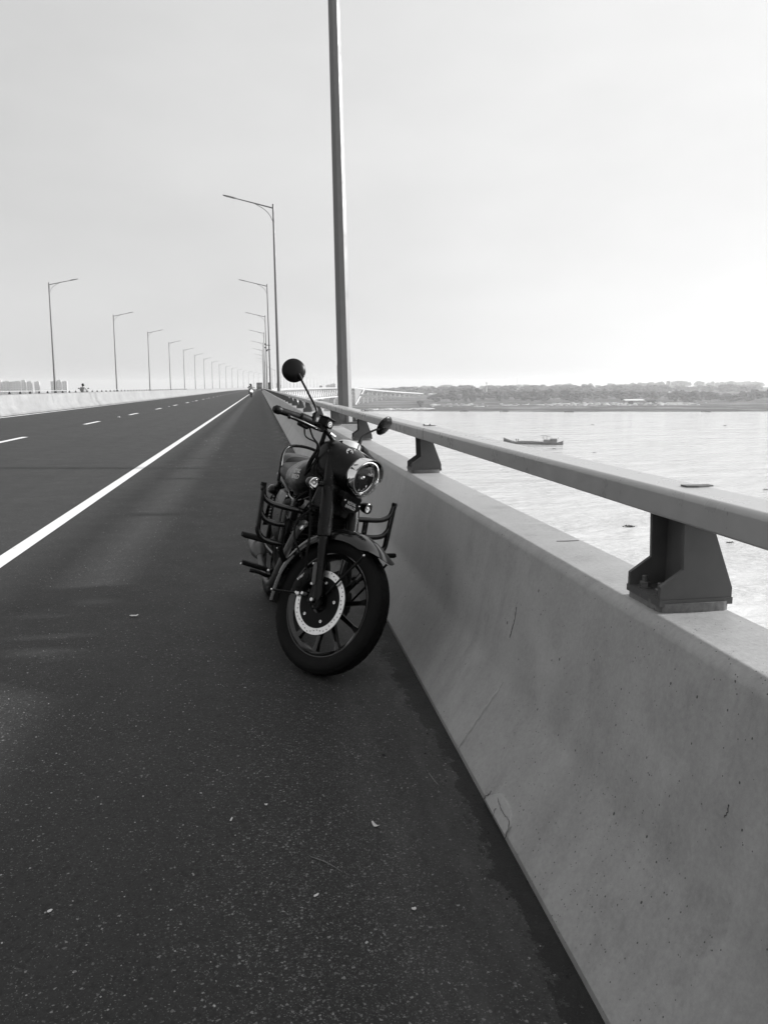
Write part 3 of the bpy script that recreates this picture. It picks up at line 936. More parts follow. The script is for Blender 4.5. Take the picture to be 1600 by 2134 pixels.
def woodland(name, D0, D1, p0, p1, topf, n, seed):
    rs = random.Random(seed)
    arr = [np.array([v.co[:] for v in c.vertices]) for c in CROWNS]
    fcs = [[tuple(p.vertices) for p in c.polygons] for c in CROWNS]
    mb = MB()
    for i in range(n):
        px = rs.uniform(p0, p1); D = rs.uniform(D0, D1)
        x = px_ground(px, D); zg = ground_z(x, D - shore_y(x))
        hor = 807 - 0.003 * (px - 541)
        zt = 1.4 + (hor - topf(px) - rs.uniform(-3.0, 1.0)) * math.hypot(D, x) / 1602 * .96
        h = max(zt - zg, 8); w = rs.uniform(30, 58); a = rs.uniform(0, 6)
        j = rs.randrange(6); A = arr[j]
        ca, sa_ = math.cos(a), math.sin(a)
        V = np.stack([x + (A[:, 0] * ca - A[:, 1] * sa_) * w, D + (A[:, 0] * sa_ + A[:, 1] * ca) * w, zg - h * .1 + A[:, 2] * h * 1.1], 1)
        mb.add(V, fcs[j])
    o = mb.build(name, M['leaf'], smooth=False, fix=False)
    return o
w2 = woodland('distant_woodland', 2250, 2650, 770, 1720, lambda p: float(np.interp(p, [770, 850, 940, 960, 1200, 1290, 1440, 1600, 1720], [812, 806, 807, 804, 803, 801, 804, 800, 798])), 150, 5)
tag(w2, 'paler belt of woodland in haze above the dark front trees', 'woodland', kind='stuff')
w3 = woodland('distant_woodland', 3500, 4100, 830, 1760, lambda p: float(np.interp(p, [830, 940, 1000, 1180, 1330, 1420, 1440, 1560, 1760], [808, 803, 804, 801, 798, 794, 796, 796, 793])), 140, 6)
tag(w3, 'palest belt of woodland on the skyline, almost lost in haze', 'woodland', kind='stuff')
w4 = woodland('distant_scrub', 2420, 2750, 560, 905, lambda p: float(np.interp(p, [560, 700, 760, 860, 905], [820, 818, 814, 813, 812])), 90, 8)
tag(w4, 'hazy scrub on the bank beneath the viaduct and behind the truss', 'scrub', kind='stuff')

# pale heaps of sand and stones along the bank
mb = MB(); rs = random.Random(21)
for i in range(420):
    p = rs.choice([rs.uniform(770, 905), rs.uniform(880, 1460), rs.uniform(1150, 1330), rs.gauss(1400, 25)])
    D = rs.uniform(1270, 1480) if p > 900 else rs.uniform(1150, 1190)
    x = px_ground(p, D); dd = D - shore_y(x)
    if dd < 3: continue
    s_ = rs.uniform(0.8, 3.2)
    mb.sphere((x, D, ground_z(x, dd)), s_, 7, 5, (rs.uniform(1, 2.6), 1, rs.uniform(.4, .8)))
o = mb.build('sand_heaps', M['sand'], angle=60, fix=False)
tag(o, 'pale heaps of sand and stone scattered along the far riverbank', 'sand', kind='stuff')
mb = MB()
x0, x1 = px_ground(1301, 1480), px_ground(1342, 1480); zg = ground_z(x0, 1480 - shore_y(x0))
sh = empty('storage_shed', ((x0 + x1) / 2, 1480, zg)); tag(sh, 'long low shed with a bright white roof on the far bank', 'shed')
L = (x1 - x0)
mb.prism([(-7, 4.6), (0, 7.0), (7, 4.6), (7, 4.3), (0, 6.7), (-7, 4.3)], (L, 0, 0), origin=(-L / 2, 0, 0), ex=(0, 1, 0)); mb.build('roof', M['sheet'], sh, smooth=False)
mb = MB(); mb.box((0, 0, 2.1), (L - 1, 12, 4.4)); mb.build('wall', M['cabin'], sh, smooth=False)

# skyline marks on the far bank
def mast(px, D, top_px, r, label, name, cat, cap=False):
    x = px_ground(px, D); zg = ground_z(x, D - shore_y(x)); hor = 807 - 0.003 * (px - 541)
    zt = 1.4 + (hor - top_px) * math.hypot(D, x) / 1602
    root = empty(name, (x, D, zg)); tag(root, label, cat)
    mb = MB(); mb.tube([(0, 0, 0), (0, 0, zt - zg)], [r, r * .7], 10); mb.build('shaft', M['truss'] if not cap else M['tower'], root)
    if cap:
        mb = MB(); mb.lathe([(0, r * 1.5), (4, r * 1.7), (9, r * .6), (13, 0.05)], (0, 0, zt - zg - 12), (0, 0, 1), 10); mb.build('dome', M['tower'], root)
    else:
        for q in (0.75, 0.93):
            mb = MB(); mb.lathe([(-.8, 0), (-.8, r * 1.25), (.8, r * 1.25), (.8, 0)], (0, 0, (zt - zg) * q), (0, 0, 1), 10); mb.build('band', M['truck'], root)
    return root
mast(1014.5, 1900, 796, 1.5, 'dark slender brick chimney rising from the wood right of the viaduct', 'chimney', 'chimney')
mast(1395.5, 2300, 793.5, 2.4, 'short domed tower peeping over the wood, left of the two thin masts', 'domed_tower', 'tower', True)
mast(1470, 3300, 787, 1.5, 'thick short mast on the skyline, left of the tallest thin one', 'mast', 'mast')
mast(1514, 3300, 783, 1.1, 'tallest thin mast on the right-hand skyline', 'mast', 'mast')
mast(1078, 3300, 788, 1.0, 'faint thin mast on the skyline right of the brick chimney', 'mast', 'mast')

# tower blocks beyond the left parapet
def block(px0, px1, top_px, D, label, name='tower_block', group='tower blocks on the left skyline'):
    xa, xb = px_ground(px0, D), px_ground(px1, D)
    hor = 807 - 0.003 * ((px0 + px1) / 2 - 541)
    xm = (xa + xb) / 2
    zg = ground_z(xm, D - shore_y(xm))
    zt = 1.4 + (hor - top_px) * math.hypot(D, xm) / 1602
    w = abs(xb - xa); h = zt - zg; dp = max(w * .9, 16)
    root = empty(name, (xm, D, zg), math.atan2(-xm, D) * 0.3); tag(root, label, 'tower block', group)
    mb = MB(); mb.box((0, 0, h / 2), (w, dp, h)); mb.box((w * .1, 0, h + 1.5), (w * .4, dp * .4, 3)); mb.box((0, 0, h + .4), (w + .6, dp + .6, .8)); mb.build('wall', M['tower'], root, smooth=False)
    nw = max(2, int(w / 7)); nf = int(h / 6.4)
    wb = MB(); wb.box((0, 0, 0), (w / nw * .55, .5, 3.0)); wm = wb.mesh('window', M['window'], False)
    for i in range(nw):
        for j in range(nf):
            if len(root.children) > 90: break
            link('window', wm, root, ((i + .5) / nw * w - w / 2, -dp / 2, 3.4 + j * 6.4))
    return root
TW = [(-14, 5, 794.5, 'half a tower block cut by the left edge of the photo'), (8, 22, 797, 'first full grey tower block from the left edge'),
      (25, 47, 797, 'widest grey slab block in the left skyline cluster'), (47.5, 55, 794.5, 'narrow taller tower attached to the widest slab block'),
      (58.5, 68, 797, 'tower block left of the isolated slim one, right of the tall narrow tower'), (74, 84, 797.5, 'slim tower block at the right end of the left cluster'),
      (108, 119, 796.5, 'tower block directly left of the first lamp post of the left row'), (121, 129, 794.5, 'tallest tower of the three behind the first left lamp post'),
      (132, 141.5, 796.5, 'rightmost tower block on the left skyline, between lamp post and rider')]
for a_, b_, t_, lab in TW: block(a_, b_, t_, 2500, lab)
block(680, 689, 803, 2500, 'low hazy block on the horizon left of the thick lamp pole', 'distant_building', 'hazy buildings beyond the truss')
block(689.5, 699, 800.5, 2600, 'taller hazy block touching the left side of the thick lamp pole', 'distant_building', 'hazy buildings beyond the truss')
block(577, 584, 800, 1500, 'small hazy block on the horizon near the second lamp pole', 'distant_building', 'hazy buildings beyond the truss')

# ------------------------------------------------------------------ boats and floating weed
def hull_mb(L, W, H, n=22, bow=2.2, stern=1.0):
    mb = MB(); rings = []
    for i in range(n + 1):
        t = i / n; x = -L / 2 + L * t
        w = W / 2 * (min(1, (t / .16)) ** .6 if t < .5 else min(1, (1 - t) / .10 + .25) ** .7 if t > .9 else 1)
        w = max(w, .08)
        sheer = bow * max(0, (.22 - t) / .22) ** 1.6 + stern * max(0, (t - .86) / .14) ** 1.5
        keel = -0.9 + 1.9 * max(0, (.14 - t) / .14) ** 1.3 + 0.8 * max(0, (t - .93) / .07)
        top = H + sheer
        rings.append([(x, -w, top), (x, -w * .92, keel + (top - keel) * .45), (x, -w * .55, keel), (x, w * .55, keel), (x, w * .92, keel + (top - keel) * .45), (x, w, top), (x, w * .88, top), (x, w * .85, top - .35), (x, -w * .85, top - .35), (x, -w * .88, top)])
    mb.loft(rings); return mb
boat = empty('cargo_boat', (167.0, 459.0, -34), R(-32)); boat.scale = (1.04, 1.04, 1.04)
tag(boat, 'long low cargo boat with a raised bow and a roofed cabin at the stern', 'boat')
hull_mb(36, 5.2, 1.0, bow=2.6, stern=1.5).build('hull', M['hull'], boat, angle=50)
mb = MB(); mb.prism([(-11.5, 1.0), (7, .85), (6, 1.5), (0, 1.85), (-8, 1.75)], (0, 3.6, 0), origin=(0, -1.8, 0)); mb.build('cargo_cover', M['cabin'], boat, smooth=False)
mb = MB(); mb.box((9.2, 0, 1.9), (5.0, 4.0, 1.9)); mb.box((12.6, 0, 2.3), (4.2, 4.0, 2.6)); mb.build('cabin', M['cabin'], boat, smooth=False)
mb = MB()
for i in range(4): mb.box((11.2 + i * .95, -2.01, 2.5), (.5, .06, .8))
mb.build('cabin_window', M['dark'], boat, smooth=False)
mb = MB(); mb.prism([(4.9, 5.35), (10.4, 5.05), (10.4, 4.9), (4.9, 5.2)], (0, 3.6, 0), origin=(0, -1.8, 0)); mb.build('canopy', M['truck'], boat, smooth=False)
for x_, y_ in ((6.2, -1.6), (6.2, 1.6), (8.3, -1.6), (8.3, 1.6)):
    mb = MB(); mb.tube([(x_, y_, 1.0), (x_, y_, 5.1)], .1, 5); mb.build('canopy_post', M['truck'], boat)
mb = MB(); mb.tube([(14.6, 1.5, 1), (14.6, 1.5, 4.3)], .16, 6); mb.build('exhaust_stack', M['dark'], boat)
for x_ in (-10.2, -9.0):
    mb = MB(); mb.tube([(x_, 0, 1.5), (x_, 0, 2.6)], [.22, .26], 7); mb.sphere((x_, 0, 2.75), .3, 8, 6); mb.build('bollard', M['dark'], boat)
for i, (p, lab) in enumerate(((968, 'dark small boat moored under the far bank near the viaduct end'), (1052, 'second small boat moored at the far waterline, right of the viaduct'),
                              (1475, 'small boat at the far waterline below the right-hand wood'), (1188, 'small boat at the far waterline above the cargo boat'))):
    x = px_ground(p, 1100); D = shore_y(x) - 7
    x = px_ground(p, D)
    b = empty('moored_boat', (x, D, -34), R(rs.uniform(-15, 15))); tag(b, lab, 'boat', 'small boats moored at the far bank')
    hull_mb(14, 2.6, .8, 12, 1.2, .8).build('hull', M['hull'], b, angle=50)
    mb = MB(); mb.loft([[(-2, 1.2 * math.cos(t), .7 + 1.5 * math.sin(t)) for t in np.linspace(0, pi, 8)], [(4.5, 1.2 * math.cos(t), .7 + 1.5 * math.sin(t)) for t in np.linspace(0, pi, 8)]]); mb.build('hooped_roof', M['dark'], b)
WEED = [(92.1, 180.5, 1.3, 'dark clump of floating weed between the rail posts'), (171.7, 239.5, .7, 'floating weed clump at the right edge of the photo'),
        (305.9, 681.6, 1.2, 'floating weed clump above and right of the cargo boat'), (413.0, 639.5, 1.4, 'long floating weed clump below the right-hand bank'),
        (105.1, 157.7, .7, 'small weed clump on the water right of the front rail post'), (177.8, 392.7, .7, 'weed clump floating behind the cargo boat'),
        (166.0, 420.0, 1.0, 'flat weed clump in the water just below the boat stern')]
for wx, wy, s_, lab in WEED:
    mb = MB(); r2 = random.Random(int(wx))
    for i in range(26):
        a = r2.uniform(0, 6.28); q = r2.uniform(0, 1) ** .6 * s_
        c = Vector((math.cos(a) * q * 1.5, math.sin(a) * q * .7, 0)); hgt = r2.uniform(.15, .5) * s_ * .6
        d = Vector((r2.uniform(-.4, .4), r2.uniform(-.4, .4), 1)) * hgt; w = Vector((r2.uniform(-1, 1), r2.uniform(-1, 1), 0)).normalized() * .12 * s_
        mb.add([c - w, c + w, c + d + w * 1.6, c + d * 1.15, c + d - w * 1.6], [(0, 1, 2, 3, 4)])
    for i in range(7):
        a = r2.uniform(0, 6.28); q = r2.uniform(0, .8) * s_
        mb.sphere((math.cos(a) * q * 1.4, math.sin(a) * q * .6, .05), .28 * s_, 7, 5, (1.3, 1, .5))
    o = mb.build('floating_weed', M['weed'], None, smooth=False, fix=False); o.location = (wx, wy, -33.97)
    tag(o, lab, 'weed clump', 'clumps of weed drifting on the river')
# ------------------------------------------------------------------ parked motorcycle (x forward, y to its left, z up)
LEAN, YAW, STEER = R(-11.3056), R(-83.1924), R(34.7917)
bike = empty('motorcycle', (0.1286, 4.3837, 0.0035))
bike.rotation_euler = (LEAN, 0.0095, YAW)
bike.scale = (1.05, 1.05, 1.05)
tag(bike, 'black retro motorcycle parked against the concrete parapet, front wheel turned, leaning on its stand', 'motorcycle')
_sa = Vector((-math.sin(R(26)), 0, math.cos(R(26))))
_SM = Matrix.Rotation(STEER, 3, _sa)
_SP = Vector((.41, 0, .8))
def ST(v):
    return _SM @ (v - _SP) + _SP
def bp(mb, name, mat, parent=None, steer=False, **kw):
    return mb.build(name, M[mat], parent or bike, xf=ST if steer else None, **kw)
def mir(p):
    return (p[0], -p[1], p[2])
Y_ = Vector((0, 1, 0))

# --- front wheel
AX = Vector((.697, 0, .337))
def wheel(A, steer, rt, wt, spoke_n, hub_r, disc):
    h = wt / 2
    tp = [(-h * .62, rt - .083), (-h * .86, rt - .068), (-h, rt - .042), (-h * .93, rt - .022), (-h * .72, rt - .0085), (-h * .4, rt - .002), (0, rt), (h * .4, rt - .002), (h * .72, rt - .0085), (h * .93, rt - .022), (h, rt - .042), (h * .86, rt - .068), (h * .62, rt - .083)]
    mb = MB(); mb.lathe(tp, A, (0, 1, 0), 72)
    # tread blocks standing on the carcass
    for k in range(44):
        a = 2 * pi * k / 44
        for s in (-1, 1):
            for (y0, r0, y1, r1, da) in ((.04, rt + .002, .62, rt - .0035, .05), (.70, rt - .006, .95, rt - .026, .035)):
                off = .07 if s > 0 else 0
                pts = []
                for (yy, r_, aa) in ((y0, r0, a + off), (y0, r0, a + off + .085), (y1, r1, a + off + .085 + da), (y1, r1, a + off + da)):
                    for e in (0, -.006):
                        rr = r_ + e
                        pts.append(A + Vector((math.cos(aa) * rr, s * yy * h, math.sin(aa) * rr)))
                mb.add(pts, [(0, 2, 4, 6), (0, 1, 3, 2), (2, 3, 5, 4), (4, 5, 7, 6), (6, 7, 1, 0)])
    nm = 'front_wheel' if disc else 'rear_wheel'
    wheel_o = bp(mb, nm, 'rubber', None, steer, angle=50)
    rr = rt - .078
    mb = MB(); mb.lathe([(-h * .62, rr + .006), (-h * .70, rr + .003), (-h * .66, rr - .006), (-h * .5, rr - .012), (-h * .3, rr - .026), (h * .3, rr - .026), (h * .5, rr - .012), (h * .66, rr - .006), (h * .70, rr + .003), (h * .62, rr + .006)], A, (0, 1, 0), 72, wrapprof=True)
    bp(mb, 'rim', 'gloss', wheel_o, steer)
    mb = MB(); mb.lathe([(-.062, .0), (-.062, hub_r * .6), (-.045, hub_r), (.045, hub_r), (.062, hub_r * .6), (.062, 0)], A, (0, 1, 0), 28)
    bp(mb, 'hub', 'cast', wheel_o, steer)
    for k in range(spoke_n):
        a = 2 * pi * (k + .5) / spoke_n + .12
        d = Vector((math.cos(a), 0, math.sin(a))); t = Vector((-math.sin(a), 0, math.cos(a)))
        mb = MB(); rings = []
        for r_, w_, th in ((hub_r - .01, .017, .026), (hub_r + .04, .0105, .020), (rr - .06, .0095, .018), (rr - .022, .016, .026)):
            c = A + d * r_
            rings.append([c + t * w_ + Y_ * th * .5, c + Y_ * th * .75, c - t * w_ + Y_ * th * .5, c - t * w_ - Y_ * th * .5, c - Y_ * th * .75, c + t * w_ - Y_ * th * .5])
        mb.loft(rings); bp(mb, 'spoke', 'gloss', wheel_o, steer, angle=50)
    return wheel_o
fw = wheel(AX, True, .326, .098, 10, .055, True)
rw = wheel(Vector((-.69, 0, .326)), False, .326, .118, 10, .075, False)

# brake disc with real drilled holes (2-D curve with hole splines, extruded)
def disc_mesh(ro, ri, th, holes, name, mat):
    cu = bpy.data.curves.new(name, 'CURVE'); cu.dimensions = '2D'; cu.fill_mode = 'BOTH'; cu.extrude = th / 2
    def circ(cx, cy, r, n):
        sp = cu.splines.new('POLY'); sp.points.add(n - 1)
        for i in range(n):
            a = 2 * pi * i / n; sp.points[i].co = (cx + r * math.cos(a), cy + r * math.sin(a), 0, 1)
        sp.use_cyclic_u = True
    circ(0, 0, ro, 96); circ(0, 0, ri, 96)
    for hx, hy, hr in holes: circ(hx, hy, hr, 9)
    o = bpy.data.objects.new(name, cu); COL.objects.link(o)
    me = bpy.data.meshes.new_from_object(o.evaluated_get(bpy.context.evaluated_depsgraph_get()))
    bpy.data.objects.remove(o); bpy.data.curves.remove(cu)
    me.materials.clear(); me.materials.append(M[mat])
    return me
def place_mesh(me, mat4, name, parent, steer):
    """bake mat4 (and the steering turn) into the mesh"""
    for v in me.vertices:
        p = mat4 @ v.co
        v.co = ST(p) if steer else p
    return link(name, me, parent)
holes = []
for k in range(44):
    a = 2 * pi * k / 44
    t = (k * 8 / 44.0) % 1.0
    r_ = .1275 + .0165 * abs(2 * t - 1)
    holes.append((r_ * math.cos(a), r_ * math.sin(a), .0036))
DY = -.078
dm = disc_mesh(.151, .118, .004, holes, 'brake_disc', 'steel')
place_mesh(dm, Matrix.Translation(AX + Y_ * DY) @ Matrix.Rotation(pi / 2, 4, 'X'), 'brake_disc', fw, True)
mb = MB()
mb.lathe([(DY - .004, .05), (DY - .004, .098), (DY - .0035, .1205), (DY + .003, .1205), (DY + .004, .098), (DY + .004, .05)], AX, (0, 1, 0), 60, wrapprof=True)
bp(mb, 'disc_carrier', 'cast', fw, True)
for k in range(5):
    a = 2 * pi * k / 5 + .35
    c = AX + Vector((math.cos(a) * .094, DY - .003, math.sin(a) * .094))
    mb = MB(); mb.lathe([(0, .0075), (-.005, .0075), (-.0055, .0042), (-.002, .004), (-.002, 0)], c, (0, 1, 0), 12); bp(mb, 'bolt', 'silver', fw, True)
mb = MB(); mb.lathe([(-.135, 0), (-.135, .012), (-.128, .014), (-.06, .014), (.06, .014), (.13, .014), (.13, 0)], AX, (0, 1, 0), 16); bp(mb, 'axle', 'cast', fw, True)
mb = MB(); mb.lathe([(-.145, 0), (-.145, .009), (-.135, .009)], AX + Vector((.005, 0, .004)), (0, 1, 0), 6); bp(mb, 'bolt', 'silver', fw, True)

# --- fork
FK = .452
def fork_pt(z, y, off=0.0):
    return Vector((AX.x - .004 + (AX.z + .02 - z) * FK + off, y, z))
for s in (-1, 1):
    y = s * .098
    mb = MB()
    P = [fork_pt(z, y) for z in (.31, .335, .37, .42, .52, .62, .68)]
    mb.tube(P, [.016, .024, .026, .0215, .0225, .024, .024], 18)
    leg = bp(mb, 'fork_leg', 'black', None, True)
    mb = MB(); P = [fork_pt(z, y) for z in (.622, .630, .70, .78, .852, .858)]
    mb.tube(P, [.031, .0335, .034, .034, .034, .031], 22); bp(mb, 'fork_cover', 'black', leg, True)
    mb = MB(); P = [fork_pt(z, y, .0) for z in (.858, .866, .93, .99, 1.018, 1.03)]
    mb.tube(P, [.027, .029, .0285, .028, .026, .016], 20); bp(mb, 'fork_ear', 'black', leg, True)
    mb = MB(); P = [fork_pt(z, y) for z in (.848, .872)]; mb.tube(P, .0355, 20); bp(mb, 'clamp', 'plastic', leg, True)
# axle clamp lugs, calliper bracket
mb = MB(); mb.prism([(-.035, -.03), (.03, -.03), (.03, .035), (.0, .09), (-.05, .09)], (0, .03, 0), origin=(.69, -.118, .345)); bp(mb, 'axle_lug', 'black', None, True, bevel=.006)
mb = MB(); mb.prism([(-.035, -.03), (.03, -.03), (.03, .035), (.0, .08), (-.04, .08)], (0, .03, 0), origin=(.69, .088, .345)); bp(mb, 'axle_lug', 'black', None, True, bevel=.006)
# calliper hangs behind the fork leg
cal = MB()
def cal_pt(u, w, y):
    """u along the disc's rim (upwards at the back), w outward"""
    a = R(156) - u / .135
    r_ = .128 + w
    return AX + Vector((math.cos(a) * r_, y, math.sin(a) * r_))
for (u0, u1, w0, w1, y0, y1) in ((-.055, .075, -.032, .040, -.128, -.082), (-.05, .07, .004, .042, -.084, -.058), (-.04, .055, -.030, .034, -.074, -.048)):
    rings = []
    for u in np.linspace(u0, u1, 7):
        e = .006 if u in (u0, u1) else 0
        rings.append([cal_pt(u, w0 + e, y0 + .008), cal_pt(u, w0 + e + .008, y0), cal_pt(u, w1 - e - .010, y0), cal_pt(u, w1 - e, y0 + .010), cal_pt(u, w1 - e, y1), cal_pt(u, w0 + e, y1)])
    cal.loft(rings)
calo = bp(cal, 'brake_calliper', 'cast', None, True, angle=50)
for u in (-.02, .04):
    c = cal_pt(u, .0, -.128); mb = MB(); mb.lathe([(.004, .020), (-.004, .019), (-.006, .015), (-.006, 0)], c, (0, 1, 0), 18); bp(mb, 'piston_cap', 'cast', calo, True)
for u, w in ((.07, -.045), (-.048, -.045), (-.062, -.02)):
    c = cal_pt(u, w, -.118); mb = MB(); mb.lathe([(.02, .009), (-.008, .009), (-.010, .006), (-.010, 0)], c, (0, 1, 0), 8); bp(mb, 'bolt', 'silver', calo, True)
mb = MB(); c = cal_pt(-.058, .008, -.09); mb.box(c, (.03, .02, .035), Matrix.Rotation(R(20), 3, 'Y')); bp(mb, 'brake_pad', 'steel', calo, True, bevel=.003)
tm = text_mesh('BYBRE', .0155, .0006, M['letter'], 'calliper_lettering', 1.15, bold=.0004)
c = cal_pt(.012, .018, -.1288)
rot = Matrix.Rotation(R(55), 4, 'Y').inverted() @ Matrix.Rotation(pi / 2, 4, 'X')
place_mesh(tm, Matrix.Translation(c) @ rot, 'calliper_lettering', calo, True)
# grey guard strip with two bolts on the lower leg
mb = MB(); mb.tube([fork_pt(z, -.122, -.014) for z in (.405, .42, .48, .50)], [.008, .0115, .0115, .006], 12); bp(mb, 'leg_strip', 'pipe', None, True)
for z in (.488, .43):
    mb = MB(); mb.sphere(fork_pt(z, -.116, -.036), .006, 10, 6); bp(mb, 'bolt', 'silver', None, True)

# --- front fender
fa0, fa1 = R(51), R(199)
mb = MB(); rings = []
for i in range(37):
    t = i / 36; a = fa0 + (fa1 - fa0) * t
    flare = max(0, (.10 - t) / .10)
    Rf = .370 + .006 * flare ** 1.5 + .006 * max(0, (t - .93) / .07)
    hw = .078 + .006 * math.sin(pi * t) - .012 * max(0, (t - .8) / .2)
    drop = .052 + .018 * math.sin(pi * min(1, t * 1.0)) - .020 * flare
    o_, i_ = [], []
    for q in np.linspace(-1, 1, 15):
        w = hw * math.sin(q * pi / 2) if abs(q) < 1 else hw * q
        dd = drop * (1 - math.cos(q * pi / 2)) ** 1.15
        e_ = a + R(13) * abs(q) ** 1.6 * max(0, 1 - t * 4) ** 1.3
        o_.append(AX + Vector((math.cos(e_) * (Rf - dd), w, math.sin(e_) * (Rf - dd))))
        i_.append(AX + Vector((math.cos(e_) * (Rf - dd - .003), w * .975, math.sin(e_) * (Rf - dd - .003))))
    rings.append(o_ + list(reversed(i_)))
mb.loft(rings); fen = bp(mb, 'front_fender', 'gloss', None, True, angle=40)
for s in (-1, 1):
    for a, (sx0, sz0) in ((R(63), (.03, .03)), (R(190), (-.03, .0))):
        e = AX + Vector((math.cos(a) * .318, s * .086, math.sin(a) * .318)); b_ = AX + Vector((sx0, s * .092, sz0 + .02))
        mb = MB(); mb.tube([b_, (b_ + e) / 2 + Vector((0, s * .003, 0)), e], .0055, 8); st_ = bp(mb, 'fender_stay', 'black', fen, True)
        mb = MB(); mb.sphere(e + Vector((0, s * .004, 0)), .0065, 10, 6); bp(mb, 'bolt', 'silver', fen, True)

# --- headlight, nacelle
HC = Vector((.555, 0, .957))
hx = Vector((1, 0, -.02)).normalized()
mb = MB(); mb.lathe([(-.10, .0), (-.10, .05), (-.07, .078), (-.03, .090), (0, .093), (.006, .093)], HC - hx * .02, hx, 48)
hl = bp(mb, 'headlight', 'black', None, True)
mb = MB(); mb.lathe([(-.020, .0915), (-.016, .0945), (.012, .0955), (.026, .0925), (.034, .087), (.034, .082), (.026, .0785), (.018, .0775)], HC, hx, 64); bp(mb, 'headlight_rim', 'chrome', hl, True)
mb = MB(); mb.lathe([(.019, .0790), (.006, .0768), (.004, .074)], HC, hx, 48); bp(mb, 'reflector_ring', 'chrome', hl, True)
mb = MB(); rs_ = random.Random(9)
CW = .0125
for iy in range(-6, 7):
    for iz in range(-6, 7):
        y0, z0 = iy * CW, iz * CW
        if math.hypot(y0, z0) > .0735: continue
        # each facet of the multi-reflector is a small cushion with its own aim
        q = math.hypot(y0, z0) / .075
        dep = -.036 + .034 * q * q
        ty, tz = -y0 * 3.2 + rs_.uniform(-.18, .18), -z0 * 2.0 + rs_.uniform(-.12, .12) + (.60 if -2 <= iz <= 1 else (-.3 if iz < -2 else rs_.choice([.9, .1, .7])))
        g = []
        for a_ in (-.5, -.17, .17, .5):
            for b_ in (-.5, -.17, .17, .5):
                bul = .0012 * (1 - (a_ * 2) ** 2) * (1 - (b_ * 2) ** 2)
                yy, zz = y0 + a_ * CW, z0 + b_ * CW
                rr_ = math.hypot(yy, zz)
                if rr_ > .0765: yy, zz = yy * .0765 / rr_, zz * .0765 / rr_
                g.append(HC + hx * (dep - ty * a_ * CW * .5 - tz * b_ * CW * .5 + bul) + Vector((0, yy, zz)))
        mb.add(g, [(i * 4 + j, i * 4 + j + 1, i * 4 + j + 5, i * 4 + j + 4) for i in range(3) for j in range(3)])
bp(mb, 'reflector', 'chrome', hl, True, angle=60)
mb = MB(); mb.lathe([(-.046, .018), (-.028, .018), (-.024, .015), (.002, .0135), (.008, .010), (.010, 0)], HC, hx, 20); bp(mb, 'bulb_shield', 'chrome', hl, True)
mb = MB(); mb.lathe([(.020, .0785), (.027, .066), (.033, .045), (.036, .022), (.0365, 0)], HC, hx, 48); bp(mb, 'headlight_lens', 'glass', hl, True)
mb = MB()   # chrome peak over the lens
e_o, e_i = [], []
rings = []
for i in range(25):
    a = R(8) + R(164) * i / 24; k = math.sin(pi * i / 24) ** .6
    d = Vector((0, math.cos(a), math.sin(a)))
    rings.append([HC + d * .0965 - hx * .004, HC + d * (.0985 + .002 * k) + hx * (.030 + .014 * k), HC + d * (.0985 + .001 * k) + hx * (.034 + .022 * k), HC + d * (.0950) + hx * (.033 + .020 * k), HC + d * .0945 - hx * .004])
mb.loft(rings); bp(mb, 'headlight_peak', 'chrome', hl, True, angle=45)

mb = MB(); rings = []
for x, hw, zb, zt, pw in ((.262, .070, .985, 1.050, 2.4), (.285, .098, .945, 1.075, 2.6), (.34, .122, .885, 1.088, 2.7), (.40, .126, .866, 1.086, 2.6), (.46, .118, .860, 1.075, 2.4), (.505, .103, .864, 1.056, 2.15), (.535, .095, .864, 1.051, 2.0), (.548, .092, .866, 1.048, 2.0)):
    ring = []
    for k in range(40):
        a = 2 * pi * k / 40; c_, s_ = math.cos(a), math.sin(a)
        yy = hw * math.copysign(abs(c_) ** (2 / pw), c_); zz = (zt + zb) / 2 + (zt - zb) / 2 * math.copysign(abs(s_) ** (2 / pw), s_)
        ring.append((x + (.0 if s_ > 0 else .004 * s_), yy, zz))
    rings.append(ring)
mb.loft(rings); nac = bp(mb, 'headlight_nacelle', 'black', None, True, angle=50)
for s in (-1, 1):
    c = Vector((.478, s * .072, 1.045)); ax = Vector((.75, s * .42, .50)).normalized()
    mb = MB(); mb.lathe([(-.012, .0185), (.004, .0185), (.008, .0155), (.006, .012)], c, ax, 24); pl_ = bp(mb, 'pilot_lamp', 'chrome', None, True)
    c2 = c + Vector((.012, -s * .020, -.012)); mb = MB(); mb.lathe([(-.014, .010), (.003, .010), (.006, .006), (.006, 0)], c2, ax, 14); bp(mb, 'bezel_tail', 'chrome', pl_, True)
    mb = MB(); mb.lathe([(.002, .0125), (.007, .010), (.011, .005), (.012, 0)], c, ax, 16); bp(mb, 'pilot_lens', 'gloss', pl_, True)
mb = MB(); c = Vector((.385, 0, 1.083)); ax = Vector((-.28, 0, .96)).normalized()
mb.lathe([(-.02, .060), (.006, .060), (.013, .055), (.013, .050)], c, ax, 40); spd = bp(mb, 'speedometer', 'chrome', None, True)
mb = MB(); mb.lathe([(.010, .051), (.010, 0)], c, ax, 32); bp(mb, 'dial', 'plastic', spd, True)
